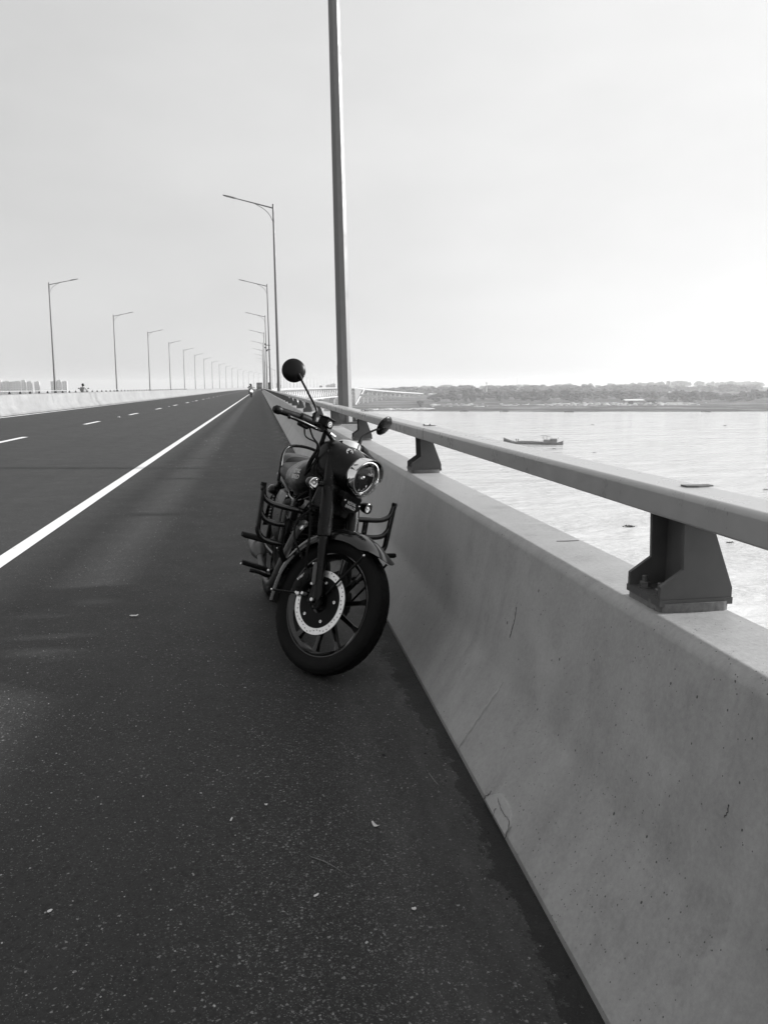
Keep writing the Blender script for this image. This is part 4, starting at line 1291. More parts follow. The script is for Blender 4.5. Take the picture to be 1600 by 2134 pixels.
# number-less name plate under the nacelle
PX = .557
mb = MB()
poly = [(-.070, .838), (.070, .838), (.066, .80), (.052, .786), (.025, .777), (0, .774), (-.025, .777), (-.052, .786), (-.066, .80)]
mb.prism(poly, (.004, 0, 0), origin=(PX, 0, 0), ex=(0, 1, 0), ey=(0, 0, 1)); plate = bp(mb, 'name_plate', 'black', None, True, smooth=False)
mb = MB(); mb.box((PX - .05, 0, .845), (.10, .12, .035)); bp(mb, 'plate_bracket', 'plastic', None, True, bevel=.006)
for y in (-.054, .054):
    mb = MB(); mb.sphere((PX + .005, y, .822), .0052, 10, 6); bp(mb, 'bolt', 'silver', plate, True)
LET = Matrix.Rotation(pi / 2, 4, 'Z') @ Matrix.Rotation(pi / 2, 4, 'X')
for body, z, sz in (('ROYAL', .818, .0205), ('ENFIELD', .799, .0195)):
    tm = text_mesh(body, sz, .0006, M['letter'], 'plate_lettering', 1.0, bold=.0003)
    place_mesh(tm, Matrix.Translation((PX + .0048, 0, z)) @ LET, 'plate_lettering', plate, True)

# --- turn indicators
def indicator(c, fwd, stalk, steer, lens=True):
    c = Vector(c); f = Vector(fwd).normalized()
    mb = MB(); mb.lathe([(-.052, 0), (-.050, .010), (-.040, .020), (-.022, .0265), (.0, .0285), (.004, .0285)], c, f, 28); b_ = bp(mb, 'turn_indicator', 'black', None, steer)
    mb = MB(); mb.lathe([(.003, .029), (.007, .029), (.008, .0265)], c, f, 28); bp(mb, 'bezel', 'chrome', b_, steer)
    mb = MB(); mb.lathe([(-.004, .0262), (-.015, .018), (-.02, .006), (-.02, 0)], c, f, 24); bp(mb, 'indicator_reflector', 'chrome', b_, steer)
    mb = MB(); mb.sphere(c + f * -.004, .009, 10, 8); bp(mb, 'bulb', 'white', b_, steer)
    mb = MB(); mb.lathe([(.007, .0270), (.012, .021), (.0155, .011), (.0165, 0)], c, f, 24); bp(mb, 'indicator_lens', 'glass', b_, steer)
    mb = MB(); mb.tube(smooth_path(stalk, 4), .008, 10); bp(mb, 'stalk', 'plastic', b_, steer)
indicator((.470, -.200, .836), (1, -.10, 0), [(.44, -.185, .835), (.445, -.15, .838), (.465, -.12, .852)], True)
indicator((.490, .200, .834), (1, .10, 0), [(.46, .185, .835), (.46, .15, .84), (.465, .12, .852)], True)
for s in (-1, 1):
    indicator((-.455, s * .150, .706), (-1, s * .05, 0), [(-.44, s * .135, .706), (-.44, s * .09, .73), (-.44, s * .05, .745)], False)

# --- handlebar and controls
BAR = [(.237, -.375, 1.089), (.255, -.29, 1.103), (.272, -.20, 1.112), (.30, -.12, 1.108), (.335, -.065, 1.075), (.345, 0, 1.062)]
BARL = BAR + [mir(p) for p in reversed(BAR[:-1])]
mb = MB(); mb.tube(smooth_path(BARL, 6), .0115, 14); bar = bp(mb, 'handlebar', 'black', None, True)
for s in (-1, 1):
    A0, A1 = Vector((.236, s * .382, 1.088)), Vector((.256, s * .270, 1.105))
    mb = MB()
    P = [A0 + (A1 - A0) * t for t in np.linspace(0, 1, 30)]
    mb.tube(P, [.0175 if i % 2 else .0162 for i in range(30)], 18); g = bp(mb, 'grip', 'rubber', bar, True, angle=60)
    E0 = A0 - (A1 - A0).normalized() * .014
    mb = MB(); mb.tube([E0 - (A1 - A0).normalized() * .012, E0, A0 + (A1 - A0) * .02, A0 + (A1 - A0) * .12], [.012, .0205, .0215, .018], 18); bp(mb, 'bar_end', 'plastic', g, True)
    # switch gear
    S0, S1 = Vector((.258, s * .262, 1.106)), Vector((.277, s * .190, 1.112))
    mb = MB(); mb.tube([S0, S0 + (S1 - S0) * .08, S0 + (S1 - S0) * .5, S0 + (S1 - S0) * .92, S1], [.018, .0235, .025, .0235, .017], 18); sg = bp(mb, 'switch_gear', 'plastic', bar, True)
    mb = MB(); mb.box((.275, s * .235, 1.082), (.035, .06, .034)); bp(mb, 'switch_box', 'plastic', bar, True, bevel=.008)
    # lever: pivots near the clamp, runs outboard in front of the grip, ball end
    LV = [(.308, s * .135, 1.094), (.318, s * .20, 1.088), (.312, s * .28, 1.084), (.302, s * .335, 1.080), (.300, s * .352, 1.078)]
    mb = MB(); mb.tube(smooth_path(LV, 5), [.008, .0095, .0085, .0075, .0075], 12); mb.sphere(Vector(LV[-1]) + Vector((0, s * .004, -.001)), .0105, 12, 8); bp(mb, 'brake_lever' if s < 0 else 'clutch_lever', 'black', bar, True)
    mb = MB(); mb.box((.295, s * .150, 1.104), (.05, .04, .034), Matrix.Rotation(s * .1, 3, 'Z')); bp(mb, 'lever_perch', 'cast', bar, True, bevel=.007)
# master cylinder reservoir with emblem
mb = MB(); mb.prism([(-.030, -.022), (.030, -.022), (.032, .020), (-.032, .020)], (0, .052, 0), origin=(.305, -.158, 1.138)); rv = bp(mb, 'brake_reservoir', 'cast', None, True, bevel=.004)
mb = MB(); mb.box((.305, -.132, 1.162), (.070, .060, .008)); bp(mb, 'reservoir_lid', 'cast', rv, True, bevel=.003)
c = Vector((.3365, -.132, 1.136)); mb = MB(); mb.lathe([(0, .0135), (.002, .0135), (.0025, .012), (.0025, .0105), (.0018, .0100)], c, (1, 0, 0), 24); bp(mb, 'emblem', 'letter', rv, True)
mb = MB(); mb.prism([(-.006, -.004), (-.001, -.008), (.004, -.003), (.007, .003), (.001, .008), (-.004, .004)], (.0022, 0, 0), origin=c, ex=(0, 1, 0), ey=(0, 0, 1)); bp(mb, 'emblem', 'letter', rv, True, smooth=False)
mb = MB(); mb.tube([(.325, -.098, 1.100), (.33, -.072, 1.096), (.331, -.064, 1.095)], [.008, .0085, .0085], 10); bp(mb, 'hose_fitting', 'silver', rv, True)

# --- mirrors
def mirror(c, n, stem, s):
    c, n = Vector(c), Vector(n).normalized()
    mb = MB(); mb.lathe([(-.017, 0), (-.0165, .014), (-.014, .030), (-.009, .044), (-.003, .054), (0, .0575), (.004, .0590), (.006, .0575)], c, -n, 44)   # domed back faces -axis
    m_ = bp(mb, 'mirror', 'black', None, True)
    mb = MB(); mb.lathe([(.004, .0575), (.004, 0)], c, -n, 40); bp(mb, 'mirror_glass', 'chrome', m_, True)
    mb = MB(); mb.tube(smooth_path(stem[:-1], 5), [.0065, .006, .0055, .0055], 12); bp(mb, 'mirror_stem', 'black', m_, True)
    b = Vector(stem[0]); mb = MB(); mb.tube([b + Vector((0, 0, -.028)), b, b + (Vector(stem[1]) - b).normalized() * .03], [.012, .013, .0085], 12); bp(mb, 'stem_boot', 'rubber', m_, True)
    mb = MB(); mb.tube([Vector(stem[-2]) - (Vector(stem[-1]) - Vector(stem[-2])) * .3, stem[-2], stem[-1]], [.0075, .0115, .010], 12); mb.sphere(stem[-1], .0115, 12, 8); bp(mb, 'mirror_joint', 'cast', m_, True)
mirror((.149, -.322, 1.307), (.80, -.58, .03), [(.288, -.20, 1.128), (.282, -.20, 1.172), (.235, -.245, 1.228), (.185, -.290, 1.282), (.170, -.303, 1.297)], -1)
mirror((.240, .336, 1.292), (.93, .25, -.28), [(.248, .20, 1.132), (.234, .218, 1.186), (.240, .27, 1.240), (.248, .315, 1.276), (.250, .330, 1.284)], 1)

# --- cables and hoses
for pts, r_, stf in (([(.29, -.215, 1.09), (.32, -.19, 1.045), (.35, -.15, 1.01), (.33, -.12, .94), (.29, -.11, .86)], .0045, True),
                     ([(.28, -.23, 1.075), (.31, -.22, 1.03), (.34, -.16, 1.02), (.325, -.13, .95)], .004, True),
                     ([(.331, -.062, 1.095), (.345, -.085, 1.04), (.34, -.118, .96), (.355, -.125, .88), (.42, -.13, .76), (.515, -.14, .62), (.56, -.145, .52), (.575, -.12, .45)], .006, True),
                     ([(.30, -.105, 1.10), (.30, -.10, 1.02), (.27, -.09, .93), (.26, -.07, .86)], .011, True),
                     ([(.29, .215, 1.09), (.33, .19, 1.03), (.33, .12, .95), (.28, .09, .86)], .0045, True)):
    mb = MB(); mb.tube(smooth_path(pts, 6), r_, 8); bp(mb, 'cable', 'rubber', None, stf)
mb = MB(); mb.tube(smooth_path([(.47, -.145, .72), (.44, -.17, .64), (.47, -.17, .56), (.55, -.15, .49)], 6), .005, 8); bp(mb, 'cable', 'rubber', None, True)

# --- tank
def loft_super(secs, n=44):
    mb = MB(); rings = []
    for x, hw, zb, zt, pw, wid in secs:
        ring = []
        for k in range(n):
            a = 2 * pi * k / n; c_, s_ = math.cos(a), math.sin(a)
            yy = hw * math.copysign(abs(c_) ** (2 / pw), c_)
            zm = zb + (zt - zb) * wid
            zz = zm + (zt - zm if s_ > 0 else zm - zb) * math.copysign(abs(s_) ** (2 / pw), s_)
            ring.append((x, yy, zz))
        rings.append(ring)
    mb.loft(rings); return mb
TS = [(.368, .018, .86, .90, 2, .5), (.362, .060, .83, .925, 2, .5), (.345, .100, .80, .945, 2.1, .5), (.315, .134, .772, .960, 2.2, .48), (.27, .156, .755, .971, 2.3, .45), (.21, .165, .746, .975, 2.3, .42), (.15, .163, .744, .973, 2.3, .40),
      (.10, .159, .745, .969, 2.3, .40), (.03, .160, .748, .958, 2.3, .40), (-.05, .158, .755, .938, 2.3, .40), (-.12, .146, .765, .912, 2.3, .42), (-.18, .122, .775, .885, 2.2, .45), (-.215, .085, .785, .862, 2.1, .5), (-.228, .04, .80, .84, 2, .5)]
# resample along x for smoothness
tsx = np.array([t[0] for t in TS]); tt = np.linspace(0, len(TS) - 1, 45)
SEC = [tuple(float(np.interp(q, range(len(TS)), [t[j] for t in TS])) for j in range(6)) for q in tt]
tank = bp(loft_super(SEC), 'fuel_tank', 'black', angle=70)
mb = MB(); mb.lathe([(-.02, .032), (.01, .032), (.014, .026), (.014, 0)], (.14, 0, .968), (0, 0, 1), 28); bp(mb, 'fuel_cap', 'chrome', tank)
mb = MB(); mb.tube(smooth_path([(.35, -.075, .797), (.31, -.115, .764), (.2, -.14, .745), (0, -.13, .747), (-.15, -.10, .766)], 6), .005, 8); mb.tube(smooth_path([(.35, .075, .797), (.31, .115, .764), (.2, .14, .745), (0, .13, .747), (-.15, .10, .766)], 6), .005, 8); bp(mb, 'tank_seam', 'gloss', tank)
def tank_surface(x, z, side):
    s_ = [float(np.interp(-x, [-t[0] for t in TS], [t[j] for t in TS])) for j in range(6)]
    _, hw, zb, zt, pw, wid = s_
    zm = zb + (zt - zb) * wid
    q = (z - zm) / ((zt - zm) if z > zm else (zm - zb)); q = min(abs(q), .99)
    c_ = (1 - q ** pw) ** (1 / pw)
    return side * hw * c_
for side in (-1, 1):
    for body, z0, sz in (('ROYAL', .897, .030), ('ENFIELD', .867, .029)):
        tm = text_mesh(body, sz, .0, M['letter'], 'tank_lettering', 1.0, bold=.0006)
        bm = bmesh.new(); bm.from_mesh(tm); bmesh.ops.triangulate(bm, faces=bm.faces); bmesh.ops.subdivide_edges(bm, edges=[e for e in bm.edges if e.calc_length() > .012], cuts=1); bm.to_mesh(tm); bm.free()
        for v in tm.vertices:
            x = .235 + v.co.x * (1 if side < 0 else -1); z = z0 + v.co.y + .10 * (x - .235)
            v.co = (x, tank_surface(x, z, side) + side * .0022, z)
        link('tank_lettering', tm, tank)

# --- seats, grab rail
bp(loft_super([(-.19, .05, .79, .85, 2.2, .5), (-.21, .10, .77, .868, 2.4, .5), (-.28, .125, .765, .872, 2.6, .55), (-.36, .140, .77, .878, 2.6, .6), (-.43, .135, .775, .892, 2.5, .6), (-.46, .10, .79, .895, 2.2, .6), (-.47, .05, .81, .88, 2, .6)]), 'seat', 'seat')
bp(loft_super([(-.455, .05, .83, .90, 2.2, .5), (-.47, .10, .82, .925, 2.4, .5), (-.54, .118, .815, .932, 2.6, .55), (-.64, .115, .815, .930, 2.6, .6), (-.72, .10, .815, .918, 2.5, .6), (-.76, .06, .825, .90, 2.2, .6), (-.77, .03, .84, .885, 2, .6)]), 'pillion_seat', 'seat')
mb = MB(); mb.tube(smooth_path([(-.37, -.140, .77), (-.40, -.136, .85), (-.46, -.125, .93), (-.52, -.085, .972), (-.54, 0, .985), (-.52, .085, .972), (-.46, .125, .93), (-.40, .136, .85), (-.37, .14, .77)], 7), .0095, 12); bp(mb, 'grab_rail', 'black')
# --- leg guard: nested bent tubes on each side
for s in (-1, 1):
    x = .42
    mb = MB(); mb.tube(smooth_path([(x, s * .336, .822), (x, s * .333, .795), (x, s * .322, .762), (x + .004, s * .285, .738), (x + .008, s * .22, .728), (x, s * .10, .718), (x - .04, s * .03, .715)], 6), .0135, 14); lg = bp(mb, 'leg_guard', 'gloss')
    mb = MB(); mb.lathe([(0, .0148), (.014, .0148), (.017, .012), (.017, 0)], (x, s * .336, .816), (0, 0, 1), 16); bp(mb, 'end_cap', 'rubber', lg)
    mb = MB(); mb.tube(smooth_path([(x, s * .334, .79), (x, s * .331, .72), (x, s * .326, .685), (x + .003, s * .298, .654), (x + .006, s * .25, .642), (x, s * .205, .640)], 6), .0135, 14); bp(mb, 'guard_loop', 'gloss', lg)
    mb = MB(); mb.tube(smooth_path([(x, s * .331, .715), (x, s * .329, .63), (x, s * .324, .592), (x + .003, s * .296, .560), (x + .006, s * .25, .547), (x, s * .205, .543)], 6), .0135, 14); bp(mb, 'guard_loop', 'gloss', lg)
    mb = MB(); mb.tube(smooth_path([(x - .005, s * .205, .728), (x - .004, s * .205, .62), (x - .008, s * .195, .50), (x - .05, s * .12, .42), (x - .10, s * .05, .39)], 6), .0145, 12); bp(mb, 'guard_upright', 'gloss', lg)
    mb = MB(); mb.tube([(x, s * .395, .566), (x, s * .385, .563), (x, s * .30, .551), (x, s * .22, .541)], [.009, .013, .0125, .012], 12); bp(mb, 'guard_peg', 'rubber', lg)

# --- engine, frame, exhaust and running gear
mb = MB(); mb.tube(smooth_path([(.372, 0, .86), (.36, 0, .74), (.325, 0, .56), (.285, 0, .40), (.24, 0, .30)], 5), .021, 14); mb.tube(smooth_path([(.36, 0, .80), (.2, 0, .78), (-.1, 0, .765), (-.28, 0, .73)], 5), .019, 12)
for s in (-1, 1):
    mb.tube(smooth_path([(-.22, s * .08, .74), (-.24, s * .10, .55), (-.22, s * .11, .36), (-.12, s * .09, .27)], 5), .016, 10)
    mb.tube([(-.2, s * .09, .73), (-.45, s * .10, .77), (-.72, s * .09, .78)], .012, 10)
    mb.tube([(-.22, s * .10, .34), (-.69, s * .11, .326)], .018, 10)
bp(mb, 'frame', 'black')
mb = MB(); mb.tube([(.41, 0, .80) , (.33, 0, .97)], .032, 18); bp(mb, 'steering_head', 'black')
mb = MB(); mb.prism([(-.05, -.07), (.05, -.07), (.05, .07), (-.05, .07)], (0, .24, 0), origin=fork_pt(.80, -.12, -.03) - Vector((0, 0, 0))); bp(mb, 'fork_yoke', 'black', None, True, bevel=.015)
eng = MB(); eng.lathe([(-.135, 0), (-.135, .075), (-.125, .095), (-.10, .105), (.10, .105), (.125, .095), (.135, .075), (.135, 0)], (.10, 0, .35), (0, 1, 0), 36)
eng.lathe([(-.12, 0), (-.12, .06), (-.10, .085), (.10, .085), (.12, .06), (.12, 0)], (-.10, 0, .37), (0, 1, 0), 30)
eng.box((0.0, 0, .34), (.30, .17, .17)); engo = bp(eng, 'engine', 'cast', bevel=.01)
for k in range(9):
    z = .465 + k * .021; sx_ = .175 if k < 6 else .165
    mb = MB(); mb.box((.11 + (z - .46) * .10, 0, z), (sx_, .19 if k < 7 else .15, .007)); bp(mb, 'cooling_fin', 'cast', engo, bevel=.0025)
mb = MB(); mb.box((.118, 0, .55), (.11, .12, .20)); mb.box((.14, 0, .675), (.12, .11, .06)); bp(mb, 'cylinder_barrel', 'cast', engo, bevel=.012)
hdr = smooth_path([(.19, -.055, .625), (.25, -.075, .632), (.315, -.115, .595), (.33, -.150, .50), (.295, -.172, .385), (.215, -.180, .295), (.10, -.186, .280), (-.06, -.192, .305), (-.215, -.198, .350)], 7)
mb = MB(); mb.tube(hdr, .0185, 16); exh = bp(mb, 'exhaust_pipe', 'pipe')
mb = MB(); mb.tube([(-.19, -.197, .343), (-.225, -.199, .353), (-.26, -.200, .360), (-.29, -.199, .362), (-.42, -.192, .358), (-.56, -.184, .350), (-.60, -.182, .348)], [.020, .036, .046, .048, .048, .044, .034], 26); bp(mb, 'muffler', 'pipe', exh)
for s in (-1, 1):
    A0, A1 = Vector((.13, s * .335, .366)), Vector((.13, s * .195, .342))
    mb = MB(); mb.prism([(-.020, -.010), (.020, -.010), (.024, .004), (.018, .012), (-.018, .012), (-.024, .004)], A1 - A0, origin=A0); fp = bp(mb, 'footpeg', 'rubber', bevel=.003)
    mb = MB(); mb.tube([A1, A1 + Vector((-.01, -s * .05, -.02)), (.05, s * .08, .30)], .012, 10); bp(mb, 'peg_mount', 'cast', fp)
    mb = MB(); mb.sphere(A1 + Vector((.03, 0, .004)), .010, 10, 7); bp(mb, 'bolt', 'silver', fp)
    mb = MB(); mb.sphere(A0 + Vector((.004, s * .005, -.008)), .006, 10, 7); bp(mb, 'bolt', 'silver', fp)
    A2 = Vector((-.36, s * .30, .43)); mb = MB(); mb.tube([A2, Vector((-.36, s * .19, .42))], [.015, .014], 12); mb.tube([(-.36, s * .2, .42), (-.30, s * .12, .40)], .010, 8); bp(mb, 'pillion_footrest', 'rubber')
mb = MB(); mb.tube(smooth_path([(.20, -.300, .345), (.195, -.25, .338), (.17, -.20, .318), (.06, -.165, .30), (-.02, -.15, .31)], 5), [.011, .010, .009, .009], 10); bp(mb, 'brake_pedal', 'black')
mb = MB(); mb.tube(smooth_path([(.24, .28, .36), (.23, .2, .35), (.15, .16, .33)], 4), .008, 8); bp(mb, 'gear_lever', 'black')
mb = MB(); mb.tube([(.02, .10, .28), (-.02, .19, .12), (-.04, .275, .052)], [.013, .012, .011], 10); mb.box((-.045, .285, .058), (.06, .04, .008)); bp(mb, 'side_stand', 'black')
for s in (-1, 1):
    bp(loft_super([(.02, .01, .52, .70, 2, .5), (.0, .028, .49, .735, 2.4, .5), (-.10, .036, .46, .745, 2.6, .5), (-.22, .034, .47, .74, 2.5, .5), (-.30, .015, .54, .70, 2.2, .5)]), 'side_panel', 'black').location = (-.03, s * .125, 0)
    mb = MB(); mb.tube([(-.44, s * .118, .76), (-.52, s * .118, .40)], .015, 10)
    for k in range(12):
        t = .12 + k * .055; mb.lathe([(-.006, .016), (-.004, .026), (.004, .026), (.006, .016)], (-.44 - .08 * t, s * .118, .76 - .36 * t), (-.217, 0, -.976), 14)
    bp(mb, 'shock_absorber', 'black')
mb = MB(); rings = []
for i in range(25):
    a = R(20) + R(150) * i / 24; rr = []
    for q in np.linspace(-1, 1, 11):
        dd = .045 * (1 - math.cos(q * pi / 2)); rr.append(Vector((-.69, 0, .326)) + Vector((math.cos(a) * (.385 - dd), .088 * math.sin(q * pi / 2), math.sin(a) * (.385 - dd))))
    rings.append(rr + [p - Vector((math.cos(a), 0, math.sin(a))) * .004 for p in reversed(rr)])
mb.loft(rings); bp(mb, 'rear_fender', 'black', angle=40)
mb = MB(); mb.box((-.98, 0, .66), (.05, .10, .075)); bp(mb, 'tail_lamp', 'cast', bevel=.015)
# horn, ignition parts and an added dark filler between fork and tank
mb = MB(); mb.lathe([(0, 0), (0, .042), (.022, .046), (.03, .030), (.03, 0)], (.36, -.02, .66), (1, 0, 0), 22); bp(mb, 'horn', 'cast')
mb = MB(); mb.box((.395, .015, .715), (.05, .17, .15)); bp(mb, 'dark_filler', 'cast', bevel=.008)  # black box added to darken the gap between the fork legs
for k in range(6):
    mb = MB(); mb.box((.425, .015, .655 + k * .024), (.014, .16, .006)); bp(mb, 'dark_filler_fin', 'cast')
for p_ in ((.33, -.10, .70), (.30, -.17, .66), (.20, -.175, .755), (.36, -.06, .56), (.25, -.15, .44), (.12, -.14, .48), (.40, .06, .80), (.05, -.15, .45)):
    mb = MB(); mb.sphere(p_, .0055, 8, 6); bp(mb, 'bolt', 'silver')
for pts, r_ in (([(.33, -.06, .84), (.31, -.13, .78), (.27, -.15, .70), (.24, -.13, .60)], .006), ([(.36, -.05, .82), (.37, -.10, .74), (.33, -.12, .66), (.24, -.10, .62)], .0045), ([(.30, .06, .82), (.30, .13, .74), (.24, .14, .62)], .006)):
    mb = MB(); mb.tube(smooth_path(pts, 5), r_, 8); bp(mb, 'cable', 'rubber')
mb = MB(); mb.tube(smooth_path([(.16, -.10, .74), (.06, -.12, .70), (-.06, -.12, .68)], 4), [.03, .034, .03], 14); bp(mb, 'intake_hose', 'rubber')
mb = MB(); mb.prism([(-.04, -.055), (.04, -.055), (.05, .05), (-.03, .06)], (0, .035, 0), origin=(.255, -.155, .70)); bp(mb, 'ignition_box', 'black', bevel=.012)

# ------------------------------------------------------------------ riders and traffic
def skin_body(name, joints, edges, radii, mat, parent=None, loc=(0, 0, 0), rz=0.0):
    me = bpy.data.meshes.new(name)
    me.from_pydata(joints, edges, [])
    o = bpy.data.objects.new(name, me); COL.objects.link(o)
    o.modifiers.new('skin', 'SKIN'); sv = me.skin_vertices[0] if len(me.skin_vertices) else None
    if sv is None:
        bpy.context.view_layer.update()
        if not me.skin_vertices:
            bpy.context.view_layer.objects.active = o
            bm = bmesh.new(); bm.from_mesh(me); bm.verts.layers.skin.verify(); bm.to_mesh(me); bm.free()
        sv = me.skin_vertices[0]
    for i, r_ in enumerate(radii):
        sv.data[i].radius = (r_, r_) if not isinstance(r_, tuple) else r_
        sv.data[i].use_root = (i == 0)
    ss = o.modifiers.new('sub', 'SUBSURF'); ss.levels = 1; ss.render_levels = 1
    dg = bpy.context.evaluated_depsgraph_get()
    m2 = bpy.data.meshes.new_from_object(o.evaluated_get(dg))
    bpy.data.objects.remove(o)
    m2.materials.clear(); m2.materials.append(mat)
    m2.polygons.foreach_set('use_smooth', [True] * len(m2.polygons))
    return link(name, m2, parent, loc, rz)
def rider(loc, rz, label, cloth, helmet, lean=0.0, group=None, arms_out=True):
    """seated on a motorcycle, facing local +x; origin on the road below the seat"""
    J = [(0, 0, .84), (-.02 + lean * .3, 0, 1.08), (lean * .7, 0, 1.30), (lean, 0, 1.46), (lean + .03, 0, 1.56)]
    E = [(0, 1), (1, 2), (2, 3), (3, 4)]
    Rd = [(.17, .15), (.16, .13), (.19, .13), .075, .065]
    for s in (-1, 1):
        b = len(J)
        J += [(lean * .85, s * .20, 1.38), (lean + .14, s * .29, 1.17), (lean + .40, s * .33, 1.10), (lean + .47, s * .33, 1.10)]
        E += [(2, b), (b, b + 1), (b + 1, b + 2), (b + 2, b + 3)]
        Rd += [.075, .058, .042, .045]
        b = len(J)
        J += [(.08, s * .12, .80), (.40, s * .22, .72), (.18, s * .22, .38), (.30, s * .23, .33)]
        E += [(0, b), (b, b + 1), (b + 1, b + 2), (b + 2, b + 3)]
        Rd += [.105, .080, .055, .045]
    o = skin_body('person', J, E, Rd, cloth, None, loc, rz)
    tag(o, label, 'person', group)
    mb = MB(); mb.sphere((lean + .06, 0, 1.66), .135, 16, 12, (1.1, .95, 1.05)); h = mb.build('helmet', helmet, o)
    mb = MB(); mb.loft([[(lean + .06 + .150 * math.cos(a), .131 * math.sin(a), z) for a in np.linspace(-.95, .95, 9)] + [(lean + .06 + .130 * math.cos(a), .12 * math.sin(a), z) for a in np.linspace(.95, -.95, 9)] for z in (1.60, 1.70)]); mb.build('visor', M['gloss'], o)
    return o
def small_bike(loc, rz, label, fairing):
    root = empty('motorcycle', loc, rz); tag(root, label, 'motorcycle')
    for x, nm in ((.65, 'front_wheel'), (-.65, 'rear_wheel')):
        mb = MB(); mb.lathe([(-.04, .22), (-.05, .26), (-.03, .295), (0, .30), (.03, .295), (.05, .26), (.04, .22)], (x, 0, .30), (0, 1, 0), 28); w = mb.build(nm, M['rubber'], root)
        mb = MB(); mb.lathe([(-.02, .03), (-.02, .23), (.02, .23), (.02, .03)], (x, 0, .30), (0, 1, 0), 20); mb.build('rim', M['cast'], w)
    mb = loft_super([(.62, .03, .80, .88, 2, .5), (.58, .12, .66, .98, 2.3, .5), (.48, .19, .52, 1.08, 2.4, .55), (.34, .20, .45, 1.05, 2.4, .55), (.15, .14, .42, .92, 2.3, .5), (-.05, .10, .45, .84, 2.2, .5)], 24); mb.build('fairing', M[fairing], root)
    mb = MB(); mb.lathe([(0, 0), (.01, .07), (.0, .085), (-.03, .085)], (.61, 0, .86), (1, 0, -.05), 20); mb.build('headlight', M['lit'] if fairing == 'white' else M['chrome'], root)
    mb = loft_super([(.0, .10, .70, .80, 2.3, .5), (-.3, .13, .72, .83, 2.4, .5), (-.6, .10, .76, .88, 2.3, .5), (-.85, .03, .84, .90, 2, .5)], 20); mb.build('seat', M['plastic'], root)
    mb = MB(); mb.box((.05, 0, .45), (.5, .24, .34)); mb.build('engine', M['cast'], root, bevel=.05)
    mb = MB(); mb.tube(smooth_path([(.40, -.36, 1.08), (.46, -.2, 1.08), (.48, 0, 1.04), (.46, .2, 1.08), (.40, .36, 1.08)], 4), .016, 8); mb.build('handlebar', M['plastic'], root)
    for s in (-1, 1):
        mb = MB(); mb.tube([(.46, s * .24, 1.08), (.50, s * .40, 1.30)], .010, 6); mb.sphere((.49, s * .43, 1.33), .065, 12, 8, (.4, 1.2, .8)); mb.build('mirror', M['plastic'], root)
        mb = MB(); mb.tube([(.50, s * .11, .85), (.65, s * .10, .30)], .028, 8); mb.build('fork_leg', M['cast'], root)
    mb = MB(); mb.lathe([(-.07, .335), (0, .345), (.07, .335), (.07, .325), (0, .335), (-.07, .325)], (.65, 0, .30), (0, 1, 0), 20, R(-10), R(140), wrapprof=True); mb.build('front_fender', M['plastic'], root)
    return root
bx, by = -1.18, 111.0
small_bike((bx, by, road_z(bx)), R(-90), 'oncoming motorcycle with a white front fairing riding on the white edge line', 'white')
rider((bx, by + .05, road_z(bx)), R(-90), 'helmeted rider steering the oncoming motorcycle, pale shirt', M['cloth_grey'], M['gloss'], .06)
rider((bx - .10, by + .50, road_z(bx) + .10), R(-86), 'passenger sitting behind the rider of the oncoming motorcycle, dark helmet', M['cloth_dark'], M['gloss'], .02)
ox, oy = -14.15, 66.0
_b = small_bike((ox, oy, road_z(ox)), R(90), 'motorcycle on the far carriageway, mostly hidden by the median barrier', 'plastic')
rider((ox, oy, road_z(ox)), R(78), 'lone helmeted rider in a grey jacket on the far carriageway, seen above the median barrier', M['cloth_grey'], M['gloss'], .10).scale = (.86, .86, .86); _b.scale = (.86, .86, .86)

def truck(x, y, L, W, H, label, mat, cat='truck', rz=None):
    root = empty(cat, (x + sx(y), y, road_z(x) + .0), -head(y) if rz is None else rz); tag(root, label, cat)
    mb = MB(); mb.box((0, L * .08, .95 + (H - .95) / 2), (W, L * .78, H - .95)); mb.build('cargo_box', M[mat], root, bevel=.08)
    mb = MB(); mb.box((0, -L * .42, 1.55), (W * .94, L * .20, 1.9)); mb.build('cab', M['truck'], root, bevel=.15)
    mb = MB(); mb.box((0, -L * .523, 1.95), (W * .8, .05, .7)); mb.build('windscreen', M['window'], root)
    mb = MB(); mb.box((0, 0, .78), (W * .5, L * .95, .25)); mb.build('chassis', M['dark'], root)
    for yy in (-L * .38, L * .12, L * .34):
        for s in (-1, 1):
            mb = MB(); mb.lathe([(-.14, 0), (-.14, .42), (-.1, .5), (.1, .5), (.14, .42), (.14, 0)], (s * W * .42, yy, .5), (1, 0, 0), 18); mb.build('wheel', M['rubber'], root)
    return root
truck(-1.0, 345, 8.5, 2.5, 3.4, 'grey covered truck far down the road at the vanishing point', 'truck')
truck(-1.6, 640, 8, 2.5, 3.3, 'small dark truck crossing the bend between the second lamp pole and the mirror', 'dark')
bus = truck(-1.5, 1120, 13, 2.7, 3.5, 'long dark truck on the distant truss bridge, right of the mirror', 'dark')

